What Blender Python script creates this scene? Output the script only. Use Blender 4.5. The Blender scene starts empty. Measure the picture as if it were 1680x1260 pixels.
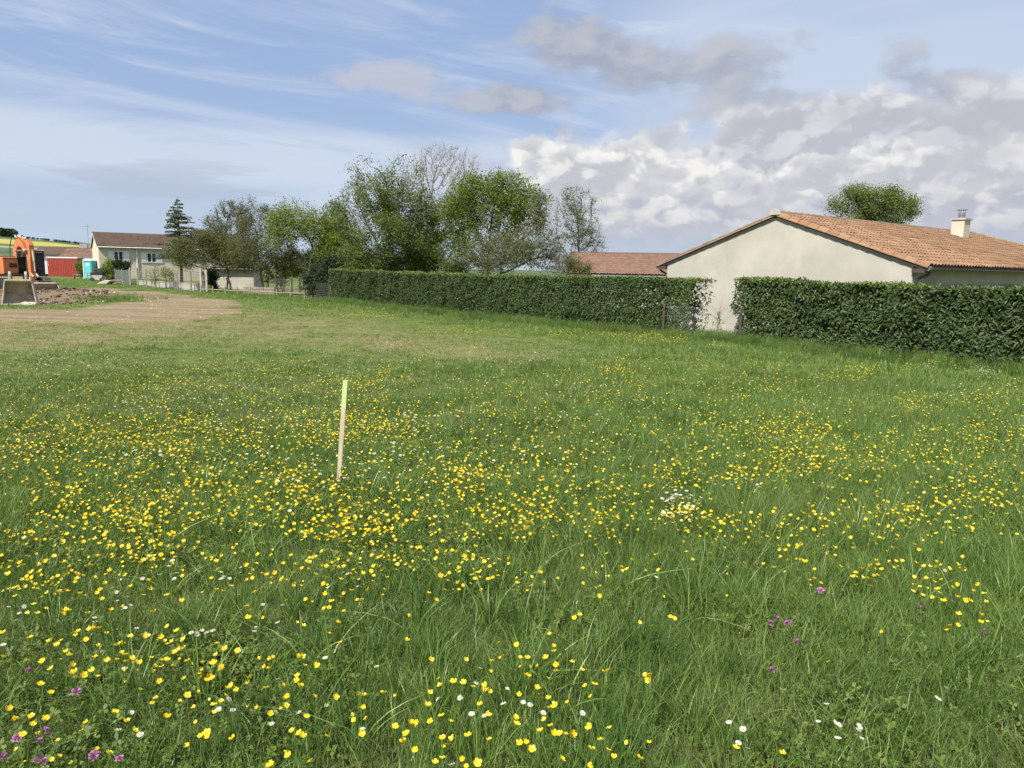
import bpy, bmesh, math, random
import numpy as np
from mathutils import Vector, Matrix

random.seed(7)
RNG = np.random.default_rng(11)
scene = bpy.context.scene
COL = scene.collection
rad = math.radians

# ------------------------------------------------------------------ camera
F = 1213.0; Y0 = 443.0; ROLL = rad(1.0); CH = 1.6
PIT = math.atan((630 - Y0) / F)
c_fw = np.array([0, math.cos(PIT), -math.sin(PIT)])
_up = np.array([0, math.sin(PIT), math.cos(PIT)]); _x = np.array([1.0, 0, 0])
c_r = math.cos(ROLL) * _x + math.sin(ROLL) * _up
c_u = -math.sin(ROLL) * _x + math.cos(ROLL) * _up
cam_d = bpy.data.cameras.new('camera'); cam = bpy.data.objects.new('camera', cam_d); COL.objects.link(cam)
cam_d.sensor_width = 36; cam_d.lens = F / 1680 * 36; cam_d.clip_end = 20000; cam_d.clip_start = 0.05
M = Matrix(((c_r[0], c_u[0], -c_fw[0], 0), (c_r[1], c_u[1], -c_fw[1], 0), (c_r[2], c_u[2], -c_fw[2], CH), (0, 0, 0, 1)))
cam.matrix_world = M
scene.camera = cam

# ------------------------------------------------------------------ sun, exposure
SUN = Vector((-0.38, -0.52, 0.76)).normalized()
sd = bpy.data.lights.new('sun', 'SUN'); sun = bpy.data.objects.new('sun', sd); COL.objects.link(sun)
sd.energy = 5.0; sd.angle = rad(2.5); sd.color = (1.0, 0.955, 0.88)
sun.rotation_euler = SUN.to_track_quat('Z', 'Y').to_euler()
vs = scene.view_settings
vs.view_transform = 'Standard'; vs.look = 'None'; vs.gamma = 1; vs.use_curve_mapping = False; vs.exposure = 0.68

scene.cycles.max_bounces = 5; scene.cycles.diffuse_bounces = 3; scene.cycles.transmission_bounces = 4; scene.cycles.glossy_bounces = 2

# ------------------------------------------------------------------ world: sky with clouds
world = bpy.data.worlds.new('World'); scene.world = world; world.use_nodes = True
WN = world.node_tree; WN.nodes.clear()


class NT:
    """tiny expression helper for shader nodes"""
    def __init__(s, tree): s.t = tree

    def new(s, typ, **kw):
        n = s.t.nodes.new(typ)
        for k, v in kw.items(): setattr(n, k, v)
        return n

    def put(s, sock, v):
        if isinstance(v, bpy.types.NodeSocket): s.t.links.new(v, sock)
        elif v is not None: sock.default_value = v

    def m(s, op, a, b=None, c=None, clamp=False):
        n = s.new('ShaderNodeMath', operation=op, use_clamp=clamp)
        s.put(n.inputs[0], a)
        if b is not None: s.put(n.inputs[1], b)
        if c is not None: s.put(n.inputs[2], c)
        return n.outputs[0]

    def add(s, a, b): return s.m('ADD', a, b)
    def sub(s, a, b): return s.m('SUBTRACT', a, b)
    def mul(s, a, b): return s.m('MULTIPLY', a, b)

    def sm(s, v, a, b, o0=0.0, o1=1.0):
        n = s.new('ShaderNodeMapRange', interpolation_type='SMOOTHSTEP')
        s.put(n.inputs[0], v); n.inputs[1].default_value = a; n.inputs[2].default_value = b
        n.inputs[3].default_value = o0; n.inputs[4].default_value = o1
        return n.outputs[0]

    def xyz(s, a, b, c):
        n = s.new('ShaderNodeCombineXYZ')
        for i, v in enumerate((a, b, c)): s.put(n.inputs[i], v)
        return n.outputs[0]

    def noise(s, vec, scale, detail=4, rough=0.5, dist=0.0, col=False):
        n = s.new('ShaderNodeTexNoise')
        if vec is not None: s.put(n.inputs['Vector'], vec)
        n.inputs['Scale'].default_value = scale; n.inputs['Detail'].default_value = detail
        n.inputs['Roughness'].default_value = rough; n.inputs['Distortion'].default_value = dist
        return n.outputs['Color' if col else 'Fac']

    def mix(s, f, a, b, blend='MIX'):
        n = s.new('ShaderNodeMix', data_type='RGBA', blend_type=blend)
        s.put(n.inputs[0], f)
        for i, v in ((6, a), (7, b)):
            if isinstance(v, tuple) and len(v) == 3: v = (*v, 1)
            s.put(n.inputs[i], v)
        return n.outputs[2]


w = NT(WN)
tc = w.new('ShaderNodeTexCoord')
sp = w.new('ShaderNodeSeparateXYZ'); WN.links.new(tc.outputs['Generated'], sp.inputs[0])
X, Y, Z = sp.outputs
el = w.mul(w.m('ARCSINE', Z), 57.2958); az = w.mul(w.m('ARCTAN2', X, Y), 57.2958)
sky = w.new('ShaderNodeTexSky', sky_type='NISHITA', sun_disc=False)
sky.sun_elevation = math.asin(SUN.z); sky.sun_rotation = math.atan2(SUN.x, SUN.y)
sky.air_density = 1.0; sky.dust_density = 1.2; sky.ozone_density = 1.3
base = w.mix(0.62, sky.outputs[0], (3.3, 5.0, 8.7))            # thin veil keeps the blue even
hz = w.sm(el, 1.0, 13.0, 0.93, 0.0)
base = w.mix(hz, base, (5.0, 6.15, 7.7))
# cirrus: streaks laid along shallow diagonals
pc = w.xyz(w.mul(w.add(az, w.mul(el, 1.6)), 0.021), w.mul(w.sub(el, w.mul(az, -0.055)), 0.125), 0.3)
ci = w.noise(pc, 2.3, 7, 0.62, 0.9)
ci2 = w.noise(w.xyz(w.mul(az, 0.016), w.mul(w.add(el, w.mul(az, 0.05)), 0.06), 4.0), 2.0, 3, 0.5, 0.3)
cir = w.mul(w.sm(ci, 0.40, 0.72), w.sm(ci2, 0.34, 0.62, 0.30, 1.0))
band = w.mul(w.mul(w.sm(el, 4.0, 6.5), w.sm(el, 8.6, 11.0, 1, 0)), w.sm(ci, 0.30, 0.55, 0.25, 1.0))
veil_r = w.mul(w.sm(az, -2, 14, 0.0, 0.72), w.sm(ci2, 0.25, 0.6, 0.6, 1.0))
cov = w.m('MAXIMUM', w.m('MAXIMUM', w.add(w.mul(cir, 0.78), 0.16), w.mul(band, 0.80)), veil_r)
base = w.mix(w.m('MINIMUM', cov, 1.0), base, (7.0, 7.65, 8.9))
# flat grey strips low over the left horizon
st = w.noise(w.xyz(w.mul(az, 0.03), w.mul(el, 0.34), 9.0), 2.2, 4, 0.5)
stm = w.mul(w.mul(w.sm(st, 0.52, 0.64), w.sm(el, 3.0, 4.5)), w.sm(el, 6.0, 8.2, 0.65, 0.0))
base = w.mix(stm, base, (4.9, 5.5, 6.9))


def cloud(ax, ay, off, sc, det=6, dist=0.0):
    return w.noise(w.xyz(w.mul(w.add(az, ax), 0.05), w.mul(w.add(el, ay), 0.085), off), sc, det, 0.56, dist)


# grey broken cloud (upper middle) and the small grey one at its left
g1 = cloud(0, 0, 2.0, 3.4)
def ell(cx, cy, rx, ry, tilt=0.0):
    a = w.m('DIVIDE', w.sub(az, cx), rx); b = w.m('DIVIDE', w.sub(w.add(el, w.mul(az, tilt)), cy + cx * tilt), ry)
    return w.m('SQRT', w.add(w.mul(a, a), w.mul(b, b)))
gs = w.m('MINIMUM', ell(10.0, 14.4, 11.5, 2.9, 0.14), ell(-10.5, 13.3, 6.0, 1.25, -0.12))
gs = w.m('MINIMUM', gs, ell(24.0, 11.2, 13.0, 2.3, 0.05))
gs = w.m('MINIMUM', gs, ell(0.0, 12.3, 9.0, 1.2, 0.0))
gm = w.sm(w.add(w.sub(1.0, gs), w.mul(w.sub(g1, 0.5), 4.2)), -0.05, 0.75)
g2 = cloud(-0.8, 1.1, 2.0, 3.4)
gl = w.sm(w.add(w.mul(w.sub(g1, g2), 2.2), w.mul(g1, 0.75)), 0.15, 0.75)
gc = w.mix(gl, (3.7, 4.05, 5.0), (5.4, 5.5, 5.9))
gc = w.mix(w.sm(az, -2, -7), gc, (5.6, 5.9, 6.8))
base = w.mix(w.mul(gm, 0.8), base, gc)
# cumulus bank on the right: heaped rows, each bright along its own crown and grey below
def vorn(vec, sc, det=2.0, rough=0.5):
    n = w.new('ShaderNodeTexVoronoi', feature='F1', voronoi_dimensions='2D'); n.inputs['Scale'].default_value = sc
    n.inputs['Detail'].default_value = det; n.inputs['Roughness'].default_value = rough; w.put(n.inputs['Vector'], vec); return n.outputs['Distance']
wob = w.new('ShaderNodeTexNoise', noise_dimensions='2D'); w.put(wob.inputs['Vector'], w.xyz(w.mul(az, 0.11), w.mul(el, 0.16), 0)); wob.inputs['Scale'].default_value = 2.2; wob.inputs['Detail'].default_value = 5
wsp = w.new('ShaderNodeSeparateColor'); WN.links.new(wob.outputs['Color'], wsp.inputs[0])
wx = w.mul(w.sub(wsp.outputs[0], 0.5), 2.0); wy = w.mul(w.sub(wsp.outputs[1], 0.5), 1.3)
azw = w.add(az, wx); elw = w.add(el, wy)
fine = w.noise(w.xyz(w.mul(az, 0.3), w.mul(el, 0.42), 5.0), 1.6, 5, 0.62)
def vfield(da, de, sc=2.6, off=0.0): return vorn(w.xyz(w.add(w.mul(azw, 0.085), da * 0.085 + off), w.add(w.mul(elw, 0.12), de * 0.12), 0), sc, 3.0, 0.55)
va = vfield(0, 0); vb = vfield(-0.55, 0.75)
relief = w.sm(w.add(w.mul(w.sub(vb, va), 2.3), w.add(w.mul(w.sub(0.5, va), 0.5), w.mul(w.sub(fine, 0.5), 0.35))), -0.36, 0.66)
patch_n = w.noise(w.xyz(w.mul(az, 0.06), w.mul(el, 0.10), 2.0), 3.0, 2, 0.5)
def row(base, top, amp, sc, off, lo, hi, soft, az0=None, az1=None, bright=(9.4, 9.3, 9.15), dark=(5.75, 5.9, 6.45), alpha=1.0):
    v = vorn(w.xyz(w.add(w.mul(azw, 0.1), off), w.add(w.mul(elw, 0.13), off * .7), 0), sc, 2.0, 0.55)
    bump = w.mul(w.sub(0.55, v), amp)
    h = w.add(w.add(w.sub(top, el), bump), w.mul(w.sub(fine, 0.5), 2.2))
    if az0 is not None: h = w.m('MINIMUM', h, w.mul(w.add(w.sub(az, az0), w.mul(bump, .7)), 0.8))
    mk = w.mul(w.sm(h, -0.1, soft * 1.7), alpha)
    patch = w.sm(patch_n, lo - .15, hi + .05)
    rim = w.mul(w.sm(h, 0.1, 2.4, 1.0, 0.0), patch)
    lit_ = w.m('MINIMUM', w.add(w.mul(relief, w.add(w.mul(patch, 0.45), 0.22)), w.mul(rim, 0.62)), 1.0)
    return w.mix(mk, base, w.mix(lit_, dark, bright))
fall = w.mul(w.sm(az, 48, 100), -6.0)
base = w.mix(w.mul(w.mul(w.sm(az, -9, 1.5), w.sm(w.add(el, w.mul(w.sub(fine, .5), 3.0)), 9.6, 6.2)), 0.8), base, (6.1, 6.35, 7.2))
base = row(base, w.add(w.sm(az, 2, 22, 10.4, 13.1), fall), 2.6, 1.7, 0.0, 0.42, 0.62, 0.9, az0=2.5, bright=(8.6, 8.6, 8.8), dark=(5.3, 5.45, 6.1), alpha=0.92)
base = row(base, w.add(w.sm(az, 8, 15, 10.2, 8.6), fall), 2.6, 2.1, 3.3, 0.25, 0.5, 0.40, az0=-0.9)
base = row(base, w.add(w.sm(az, 10, 30, 7.6, 9.7), fall), 3.0, 2.3, 5.1, 0.40, 0.58, 0.55, az0=7)
base = row(base, w.add(w.sm(az, 0, 30, 6.5, 7.4), fall), 2.8, 2.6, 7.7, 0.42, 0.60, 0.7, az0=0.5, bright=(8.3, 8.2, 8.2), dark=(5.2, 5.45, 6.3))
base = row(base, w.add(w.sm(az, 0, 30, 5.0, 4.9), fall), 2.2, 3.0, 9.2, 0.45, 0.62, 1.2, az0=2, bright=(7.6, 7.5, 7.6), dark=(5.1, 5.5, 6.5), alpha=.9)
lowb = w.mul(w.sm(el, 1.2, 3.9, 1.0, 0.0), w.sm(az, -6, 4))
base = w.mix(w.mul(lowb, 0.85), base, (5.2, 6.0, 7.2))
bg = w.new('ShaderNodeBackground'); w.put(bg.inputs[0], base); bg.inputs[1].default_value = 0.061
wo = w.new('ShaderNodeOutputWorld'); WN.links.new(bg.outputs[0], wo.inputs[0])
try:
    world.cycles.sampling_method = 'MANUAL'; world.cycles.sample_map_resolution = 512
except Exception: pass


# ------------------------------------------------------------------ numeric helpers
_tab = RNG.random((256, 256))
def vnoise(x, y, s=1.0, o=0):
    x = np.asarray(x, float) / s + 17.3 * o; y = np.asarray(y, float) / s + 9.1 * o
    xi = np.floor(x).astype(int); yi = np.floor(y).astype(int); fx = x - xi; fy = y - yi
    fx = fx * fx * (3 - 2 * fx); fy = fy * fy * (3 - 2 * fy)
    g = lambda a, b: _tab[a & 255, b & 255]
    return (g(xi, yi) * (1 - fx) + g(xi + 1, yi) * fx) * (1 - fy) + (g(xi, yi + 1) * (1 - fx) + g(xi + 1, yi + 1) * fx) * fy
def fbm(x, y, s=1.0, o=0, n=3):
    r = 0; a = 1; t = 0
    for i in range(n): r = r + a * vnoise(x, y, s / 2 ** i, o + i); t += a; a *= .5
    return r / t
def sstep(a, b, v):
    t = np.clip((np.asarray(v, float) - a) / (b - a), 0, 1); return t * t * (3 - 2 * t)

def ray(px, py): return c_fw + c_r * (px - 840) / F - c_u * (py - 630) / F
def at(px, py, D):
    d = ray(px, py); p = np.array([0, 0, CH]) + d * D / d[1]; return Vector(p)

MOUND = (-27.5, 46.0)
def gz(x, y):
    x = np.asarray(x, float); y = np.asarray(y, float)
    r = np.hypot(x, y); a = np.degrees(np.arctan2(x, y))
    z = -0.6 * sstep(3.0, 16.0, r)
    z = z + 0.35 * sstep(60, 95, r) * sstep(-10, -26, a)
    z = z + (fbm(x, y, 2.6, 3) - .5) * 0.10 * sstep(1.0, 4, r) + (fbm(x, y, 14, 5) - .5) * 0.22 * sstep(5, 14, r) * (1 - sstep(60, 200, r))
    e = ((x - MOUND[0]) / 7.0) ** 2 + ((y - MOUND[1]) / 6.5) ** 2
    z = z + 0.45 * np.exp(-e * 1.4) * (0.7 + 0.6 * fbm(x, y, 1.3, 8))
    H = 0.0 + 0.014 * sstep(-14, -24, a) + 0.012 * sstep(-24, -36, a)
    z = z + H * 1500 * sstep(170, 1500, r) + (fbm(x, y, 260, 4) - .5) * 7 * sstep(300, 900, r)
    return z
def gzf(x, y): return float(gz(x, y))
def G(px, py, h=0.0):
    d = ray(px, py); z = -0.3
    for i in range(14):
        if d[2] >= -1e-4: return None
        t = (CH - (z + h)) / -d[2]; p = d * t
        z = 0.5 * z + 0.5 * gzf(p[0], p[1])
    return Vector((p[0], p[1], gzf(p[0], p[1])))


# ------------------------------------------------------------------ object helpers
def link(o, parent=None):
    COL.objects.link(o)
    if parent is not None: o.parent = parent
    return o
def tag(o, label=None, cat=None, group=None, kind=None):
    if label: o['label'] = label
    if cat: o['category'] = cat
    if group: o['group'] = group
    if kind: o['kind'] = kind
    return o
def empty(name, loc, rz=0.0, rot=None):
    o = bpy.data.objects.new(name, None); COL.objects.link(o); o.location = loc
    o.rotation_euler = rot if rot else (0, 0, rz); o.empty_display_size = .2
    return o
def npmesh(name, V, Fc, mat=None, tint=None, smooth=False, nside=None):
    """V (n,3); Fc array (m,k) all same k, or list of lists"""
    me = bpy.data.meshes.new(name)
    if isinstance(Fc, np.ndarray):
        V = np.asarray(V, np.float32); m, k = Fc.shape
        me.vertices.add(len(V)); me.vertices.foreach_set('co', V.ravel())
        me.loops.add(m * k); me.loops.foreach_set('vertex_index', Fc.astype(np.int32).ravel())
        me.polygons.add(m); me.polygons.foreach_set('loop_start', np.arange(0, m * k, k, dtype=np.int32))
        me.polygons.foreach_set('loop_total', np.full(m, k, np.int32))
        me.update(calc_edges=True)
    else:
        me.from_pydata([tuple(v) for v in V], [], Fc); me.update()
    if tint is not None:
        at_ = me.attributes.new('tint', 'FLOAT', 'FACE'); at_.data.foreach_set('value', np.asarray(tint, np.float32))
    if mat: me.materials.append(mat)
    if smooth:
        me.polygons.foreach_set('use_smooth', np.ones(len(me.polygons), bool))
    return me

class MB:
    def __init__(s): s.v = []; s.f = []
    def quadbox(s, pts):
        b = len(s.v); s.v += [Vector(p) for p in pts]
        s.f += [[b + i for i in q] for q in ((0, 3, 2, 1), (4, 5, 6, 7), (0, 1, 5, 4), (1, 2, 6, 5), (2, 3, 7, 6), (3, 0, 4, 7))]
        return s
    def box(s, c, d, rz=0.0, rx=0.0, ry=0.0):
        R = Matrix.Rotation(rz, 3, 'Z') @ Matrix.Rotation(rx, 3, 'X') @ Matrix.Rotation(ry, 3, 'Y'); c = Vector(c); h = Vector(d) / 2
        P = [c + R @ Vector((sx * h.x, sy * h.y, sz * h.z)) for sz in (-1, 1) for sx, sy in ((-1, -1), (1, -1), (1, 1), (-1, 1))]
        return s.quadbox(P)
    def prism(s, prof, o, a, b, e):
        """profile points (u,v) in plane o + a*u + b*v, extruded by vector e"""
        o, a, b, e = Vector(o), Vector(a), Vector(b), Vector(e); n = len(prof); k = len(s.v)
        P = [o + a * u + b * v for u, v in prof]; s.v += P + [p + e for p in P]
        s.f += [[k + i for i in range(n)][::-1], [k + n + i for i in range(n)]]
        for i in range(n): j = (i + 1) % n; s.f.append([k + i, k + j, k + n + j, k + n + i])
        return s
    def tube(s, pts, r, n=8, cap=True):
        pts = [Vector(p) for p in pts]; k = len(s.v)
        rs = r if isinstance(r, (list, tuple)) else [r] * len(pts)
        for i, p in enumerate(pts):
            t = (pts[min(i + 1, len(pts) - 1)] - pts[max(i - 1, 0)]).normalized()
            u = t.cross(Vector((0, 0, 1)) if abs(t.z) < .9 else Vector((1, 0, 0))).normalized(); w_ = t.cross(u)
            for j in range(n):
                a = 2 * math.pi * j / n; s.v.append(p + (u * math.cos(a) + w_ * math.sin(a)) * rs[i])
        for i in range(len(pts) - 1):
            for j in range(n):
                a = k + i * n + j; b = k + i * n + (j + 1) % n; s.f.append([a, b, b + n, a + n])
        if cap: s.f += [[k + j for j in range(n)][::-1], [k + (len(pts) - 1) * n + j for j in range(n)]]
        return s
    def mesh(s, name, mat):
        me = bpy.data.meshes.new(name); me.from_pydata([tuple(v) for v in s.v], [], s.f); me.update()
        bm = bmesh.new(); bm.from_mesh(me); bmesh.ops.recalc_face_normals(bm, faces=bm.faces); bm.to_mesh(me); bm.free()
        if mat: me.materials.append(mat)
        return me
    def build(s, name, mat, parent=None, bevel=0.0, smooth=False):
        o = bpy.data.objects.new(name, s.mesh(name, mat)); link(o, parent)
        if bevel:
            b = o.modifiers.new('bevel', 'BEVEL'); b.width = bevel; b.segments = 2; b.limit_method = 'ANGLE'
        if smooth:
            for p in o.data.polygons: p.use_smooth = True
        return o


# ------------------------------------------------------------------ materials
def material(name, c1, c2=None, scale=4.0, rough=0.8, bump=0.0, bscale=None, spec=0.3, metal=0.0, detail=5, dirt=None, dscale=1.2, coord='Object', stretch=(1, 1, 1), lo=.35, hi=.65):
    m = bpy.data.materials.new(name); m.use_nodes = True; t = m.node_tree; q = NT(t)
    b = t.nodes['Principled BSDF']; b.inputs['Roughness'].default_value = rough; b.inputs['Metallic'].default_value = metal
    b.inputs['Specular IOR Level'].default_value = spec
    tcn = q.new('ShaderNodeTexCoord'); mp = q.new('ShaderNodeMapping'); mp.inputs['Scale'].default_value = stretch
    t.links.new(tcn.outputs[coord], mp.inputs[0]); v = mp.outputs[0]
    col = q.mix(q.sm(q.noise(v, scale, detail, 0.6), lo, hi), c1, c2 or c1)
    if dirt: col = q.mix(q.sm(q.noise(v, dscale, 6, 0.65), 0.48, 0.68, 0, .75), col, dirt)
    q.put(b.inputs['Base Color'], col)
    if bump:
        bn = q.new('ShaderNodeBump'); bn.inputs['Strength'].default_value = bump; bn.inputs['Distance'].default_value = .02
        q.put(bn.inputs['Height'], q.noise(v, bscale or scale * 3, 5, 0.6)); t.links.new(bn.outputs[0], b.inputs['Normal'])
    return m

def leaf_mat(name, cols, trans=0.35, rough=0.5, spec=0.3, wscale=0.5, wamt=0.35, rand=0.25, drift=None):
    """colour from the per-face 'tint' attribute (0..1), world-position drift and instance random"""
    m = bpy.data.materials.new(name); m.use_nodes = True; t = m.node_tree; q = NT(t)
    b = t.nodes['Principled BSDF']; out = t.nodes['Material Output']
    b.inputs['Roughness'].default_value = rough; b.inputs['Specular IOR Level'].default_value = spec
    a = q.new('ShaderNodeAttribute', attribute_name='tint'); g = q.new('ShaderNodeNewGeometry'); oi = q.new('ShaderNodeObjectInfo')
    f = q.add(a.outputs['Fac'], q.mul(q.sub(oi.outputs['Random'], 0.5), rand))
    f = q.add(f, q.mul(q.sub(q.noise(g.outputs['Position'], wscale, 4, 0.6), 0.5), wamt))
    r = q.new('ShaderNodeValToRGB'); t.links.new(f, r.inputs[0])
    el_ = r.color_ramp.elements
    while len(el_) < len(cols): el_.new(0.5)
    for i, c in enumerate(cols): el_[i].position = i / (len(cols) - 1); el_[i].color = (*c, 1)
    col = r.outputs[0]
    if drift: col = q.mix(q.sm(q.noise(g.outputs['Position'], drift[0], 5, 0.6), drift[1], drift[2], 0, drift[4]), col, drift[3])
    q.put(b.inputs['Base Color'], col)
    tr = q.new('ShaderNodeBsdfTranslucent'); q.put(tr.inputs[0], q.mix(1.0, col, (1.0, 1.0, 0.55), 'MULTIPLY'))
    mx = q.new('ShaderNodeMixShader'); mx.inputs[0].default_value = trans
    t.links.new(b.outputs[0], mx.inputs[1]); t.links.new(tr.outputs[0], mx.inputs[2]); t.links.new(mx.outputs[0], out.inputs[0])
    return m

GRASS_DRIFT = (0.22, 0.45, 0.70, (0.160, 0.200, 0.060), 0.45)
m_grass = leaf_mat('grass_blades', [(0.042, 0.090, 0.024), (0.102, 0.186, 0.038), (0.190, 0.278, 0.062), (0.27, 0.335, 0.12)], 0.38, 0.42, 0.4, 0.7, 0.75, 0.50, GRASS_DRIFT)
m_dry = leaf_mat('dry_straw', [(0.16, 0.12, 0.055), (0.30, 0.245, 0.12), (0.42, 0.35, 0.20)], 0.25, 0.7)
m_herb = leaf_mat('meadow_herb_leaves', [(0.060, 0.100, 0.016), (0.120, 0.178, 0.030), (0.205, 0.25, 0.062)], 0.35, 0.5, 0.3, 0.8, 0.4, 0.4)
m_stem = leaf_mat('flower_stem', [(0.10, 0.18, 0.04), (0.16, 0.24, 0.07)], 0.2, 0.5)
m_yellow = leaf_mat('buttercup_petals', [(0.80, 0.50, 0.008), (0.88, 0.64, 0.015), (0.90, 0.72, 0.035)], 0.30, 0.25, 0.5, 1.5, 0.5, 0.8)
m_gold = material('flower_centre', (0.42, 0.36, 0.03), (0.62, 0.50, 0.04), 300, 0.7)
m_white = leaf_mat('daisy_petals', [(0.70, 0.68, 0.66), (0.82, 0.82, 0.80)], 0.3, 0.6)
m_pink = leaf_mat('clover_petals', [(0.34, 0.09, 0.30), (0.50, 0.18, 0.44), (0.62, 0.34, 0.56)], 0.3, 0.6)

m_wall = material('grey_cream_render', (0.37, 0.35, 0.295), (0.435, 0.41, 0.35), 0.7, 0.92, 0.5, 60, dirt=(0.32, 0.30, 0.255), dscale=0.45)
m_beige = material('beige_render', (0.50, 0.44, 0.34), (0.56, 0.50, 0.39), 0.7, 0.92, 0.2, 30)
m_tile = leaf_mat('terracotta_tiles', [(0.085, 0.055, 0.038), (0.19, 0.108, 0.062), (0.26, 0.15, 0.086), (0.32, 0.215, 0.135)], 0.0, 0.85, 0.2, 1.1, 0.5, 0.55, (1.7, 0.52, 0.75, (0.23, 0.165, 0.105), 0.6))
m_rake = leaf_mat('orange_verge_tiles', [(0.17, 0.095, 0.052), (0.26, 0.145, 0.078), (0.32, 0.205, 0.12)], 0.0, 0.8, 0.2, 1.5, 0.4, 0.5, (2.5, 0.5, 0.7, (0.16, 0.13, 0.09), 0.7))
m_browntile = leaf_mat('brown_tiles', [(0.070, 0.050, 0.040), (0.125, 0.085, 0.066), (0.18, 0.12, 0.09)], 0.0, 0.9, 0.2, 0.8, 0.5, 0.4, (1.2, 0.45, 0.7, (0.13, 0.10, 0.075), 0.6))
m_dulltile = leaf_mat('old_red_tiles', [(0.11, 0.066, 0.048), (0.175, 0.102, 0.075), (0.235, 0.148, 0.112)], 0.0, 0.9, 0.2, 0.8, 0.5, 0.4, (0.9, 0.5, 0.75, (0.17, 0.12, 0.09), 0.5))
m_deck = material('roof_underlay', (0.10, 0.06, 0.04), (0.14, 0.085, 0.055), 3)
m_zinc = material('dark_zinc', (0.085, 0.095, 0.115), (0.12, 0.13, 0.15), 6, 0.5, spec=0.5, metal=0.3)
m_darkwood = material('dark_wood', (0.055, 0.035, 0.025), (0.09, 0.055, 0.04), 8, 0.8)
m_whitep = material('white_paint', (0.60, 0.61, 0.63), (0.66, 0.67, 0.68), 2, 0.5)
m_glass = material('window_glass', (0.03, 0.035, 0.045), (0.06, 0.07, 0.08), 1.5, 0.08, spec=0.8)
m_grey = material('grey_shutter', (0.16, 0.17, 0.18), (0.20, 0.21, 0.22), 3, 0.6)
m_concrete = material('concrete', (0.34, 0.32, 0.28), (0.45, 0.42, 0.37), 5, 0.95, 0.4)
m_steel = material('steel_cowl', (0.35, 0.36, 0.37), (0.5, 0.5, 0.5), 10, 0.35, metal=0.9)
m_wire = material('galvanised_wire', (0.28, 0.29, 0.29), (0.36, 0.37, 0.37), 8, 0.6, metal=0.4)
m_post = material('weathered_post', (0.20, 0.165, 0.125), (0.30, 0.26, 0.20), 7, 0.9, 0.4)
m_bark = material('bark', (0.045, 0.036, 0.028), (0.105, 0.088, 0.070), 9, 0.95, 0.6, 20)
m_palebark = material('pale_bark', (0.17, 0.14, 0.11), (0.26, 0.225, 0.18), 6, 0.95, 0.4)
m_orange = material('orange_machine_paint', (0.46, 0.145, 0.045), (0.54, 0.19, 0.065), 1.2, 0.5, dirt=(0.36, 0.19, 0.11), dscale=1.3)
m_black = material('black_rubber', (0.018, 0.018, 0.02), (0.045, 0.042, 0.04), 6, 0.7, dirt=(0.12, 0.09, 0.065), dscale=2)
m_mudsteel = material('muddy_steel', (0.38, 0.33, 0.25), (0.50, 0.45, 0.35), 2.4, 0.85, 0.5, 12, dirt=(0.25, 0.185, 0.125), dscale=1.8)
m_red = material('red_metal_panels', (0.25, 0.036, 0.026), (0.30, 0.05, 0.036), 1.5, 0.6, dirt=(0.22, 0.06, 0.042))
m_teal = material('turquoise_plastic', (0.035, 0.25, 0.26), (0.05, 0.29, 0.30), 2, 0.45)
m_stake = None


# ------------------------------------------------------------------ ground sheet
def poly_mask(x, y, P, soft):
    """1 inside polygon, softened by distance outside/inside"""
    P = np.array(P); n = len(P); ins = np.zeros(x.shape, bool); dm = np.full(x.shape, 1e9)
    for i in range(n):
        x1, y1 = P[i]; x2, y2 = P[(i + 1) % n]
        c = ((y1 > y) != (y2 > y)) & (x < (x2 - x1) * (y - y1) / (y2 - y1 + 1e-12) + x1); ins ^= c
        L = (x2 - x1) ** 2 + (y2 - y1) ** 2 + 1e-9; t = np.clip(((x - x1) * (x2 - x1) + (y - y1) * (y2 - y1)) / L, 0, 1)
        dm = np.minimum(dm, np.hypot(x - x1 - t * (x2 - x1), y - y1 - t * (y2 - y1)))
    return sstep(-soft, soft, np.where(ins, dm, -dm))
def gp(pts): return [tuple(G(px, py)[:2]) for px, py in pts]
TRACK = gp([(-260, 508), (0, 508), (110, 508), (200, 500), (222, 490), (190, 483), (105, 476), (60, 474), (110, 470), (190, 473), (262, 479), (345, 490), (398, 502), (388, 516), (310, 526), (180, 531), (0, 533), (-260, 530)])
RUBBLE = gp([(-200, 504), (-200, 472), (0, 470), (60, 470), (140, 474), (200, 485), (196, 495), (130, 500), (60, 503)])
DRY = gp([(-260, 530), (300, 522), (420, 508), (560, 530), (760, 556), (860, 585), (760, 588), (560, 566), (420, 556), (240, 572), (-260, 585)])
def masks(x, y):
    wx = x + (fbm(x, y, 3.0, 21) - .5) * 3.0; wy = y + (fbm(x, y, 3.0, 31) - .5) * 5.0
    t = poly_mask(wx, wy, TRACK, 0.9); rb = poly_mask(wx, wy, RUBBLE, 1.0); d = poly_mask(wx, wy, DRY, 3.0)
    return t, rb, d
angs = np.concatenate([np.arange(-52, 52, 0.25), np.arange(52, 308, 4.0)])
rs = 0.25 * 1.0195 ** np.arange(0, 500)
A, R = np.meshgrid(np.radians(angs), rs); gx = R * np.sin(A); gy = R * np.cos(A); gzv = gz(gx, gy)
nr, na = gx.shape
V = np.stack([gx.ravel(), gy.ravel(), gzv.ravel()], 1); V = np.vstack([V, [[0, 0, gzf(0, 0)]]])
i, j = np.meshgrid(np.arange(nr - 1), np.arange(na), indexing='ij'); jn = (j + 1) % na
Q = np.stack([i * na + j, (i + 1) * na + j, (i + 1) * na + jn, i * na + jn], -1).reshape(-1, 4)
Q = Q[:, ::-1]
mg = bpy.data.materials.new('meadow_ground'); mg.use_nodes = True; q = NT(mg.node_tree); b = mg.node_tree.nodes['Principled BSDF']
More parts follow.
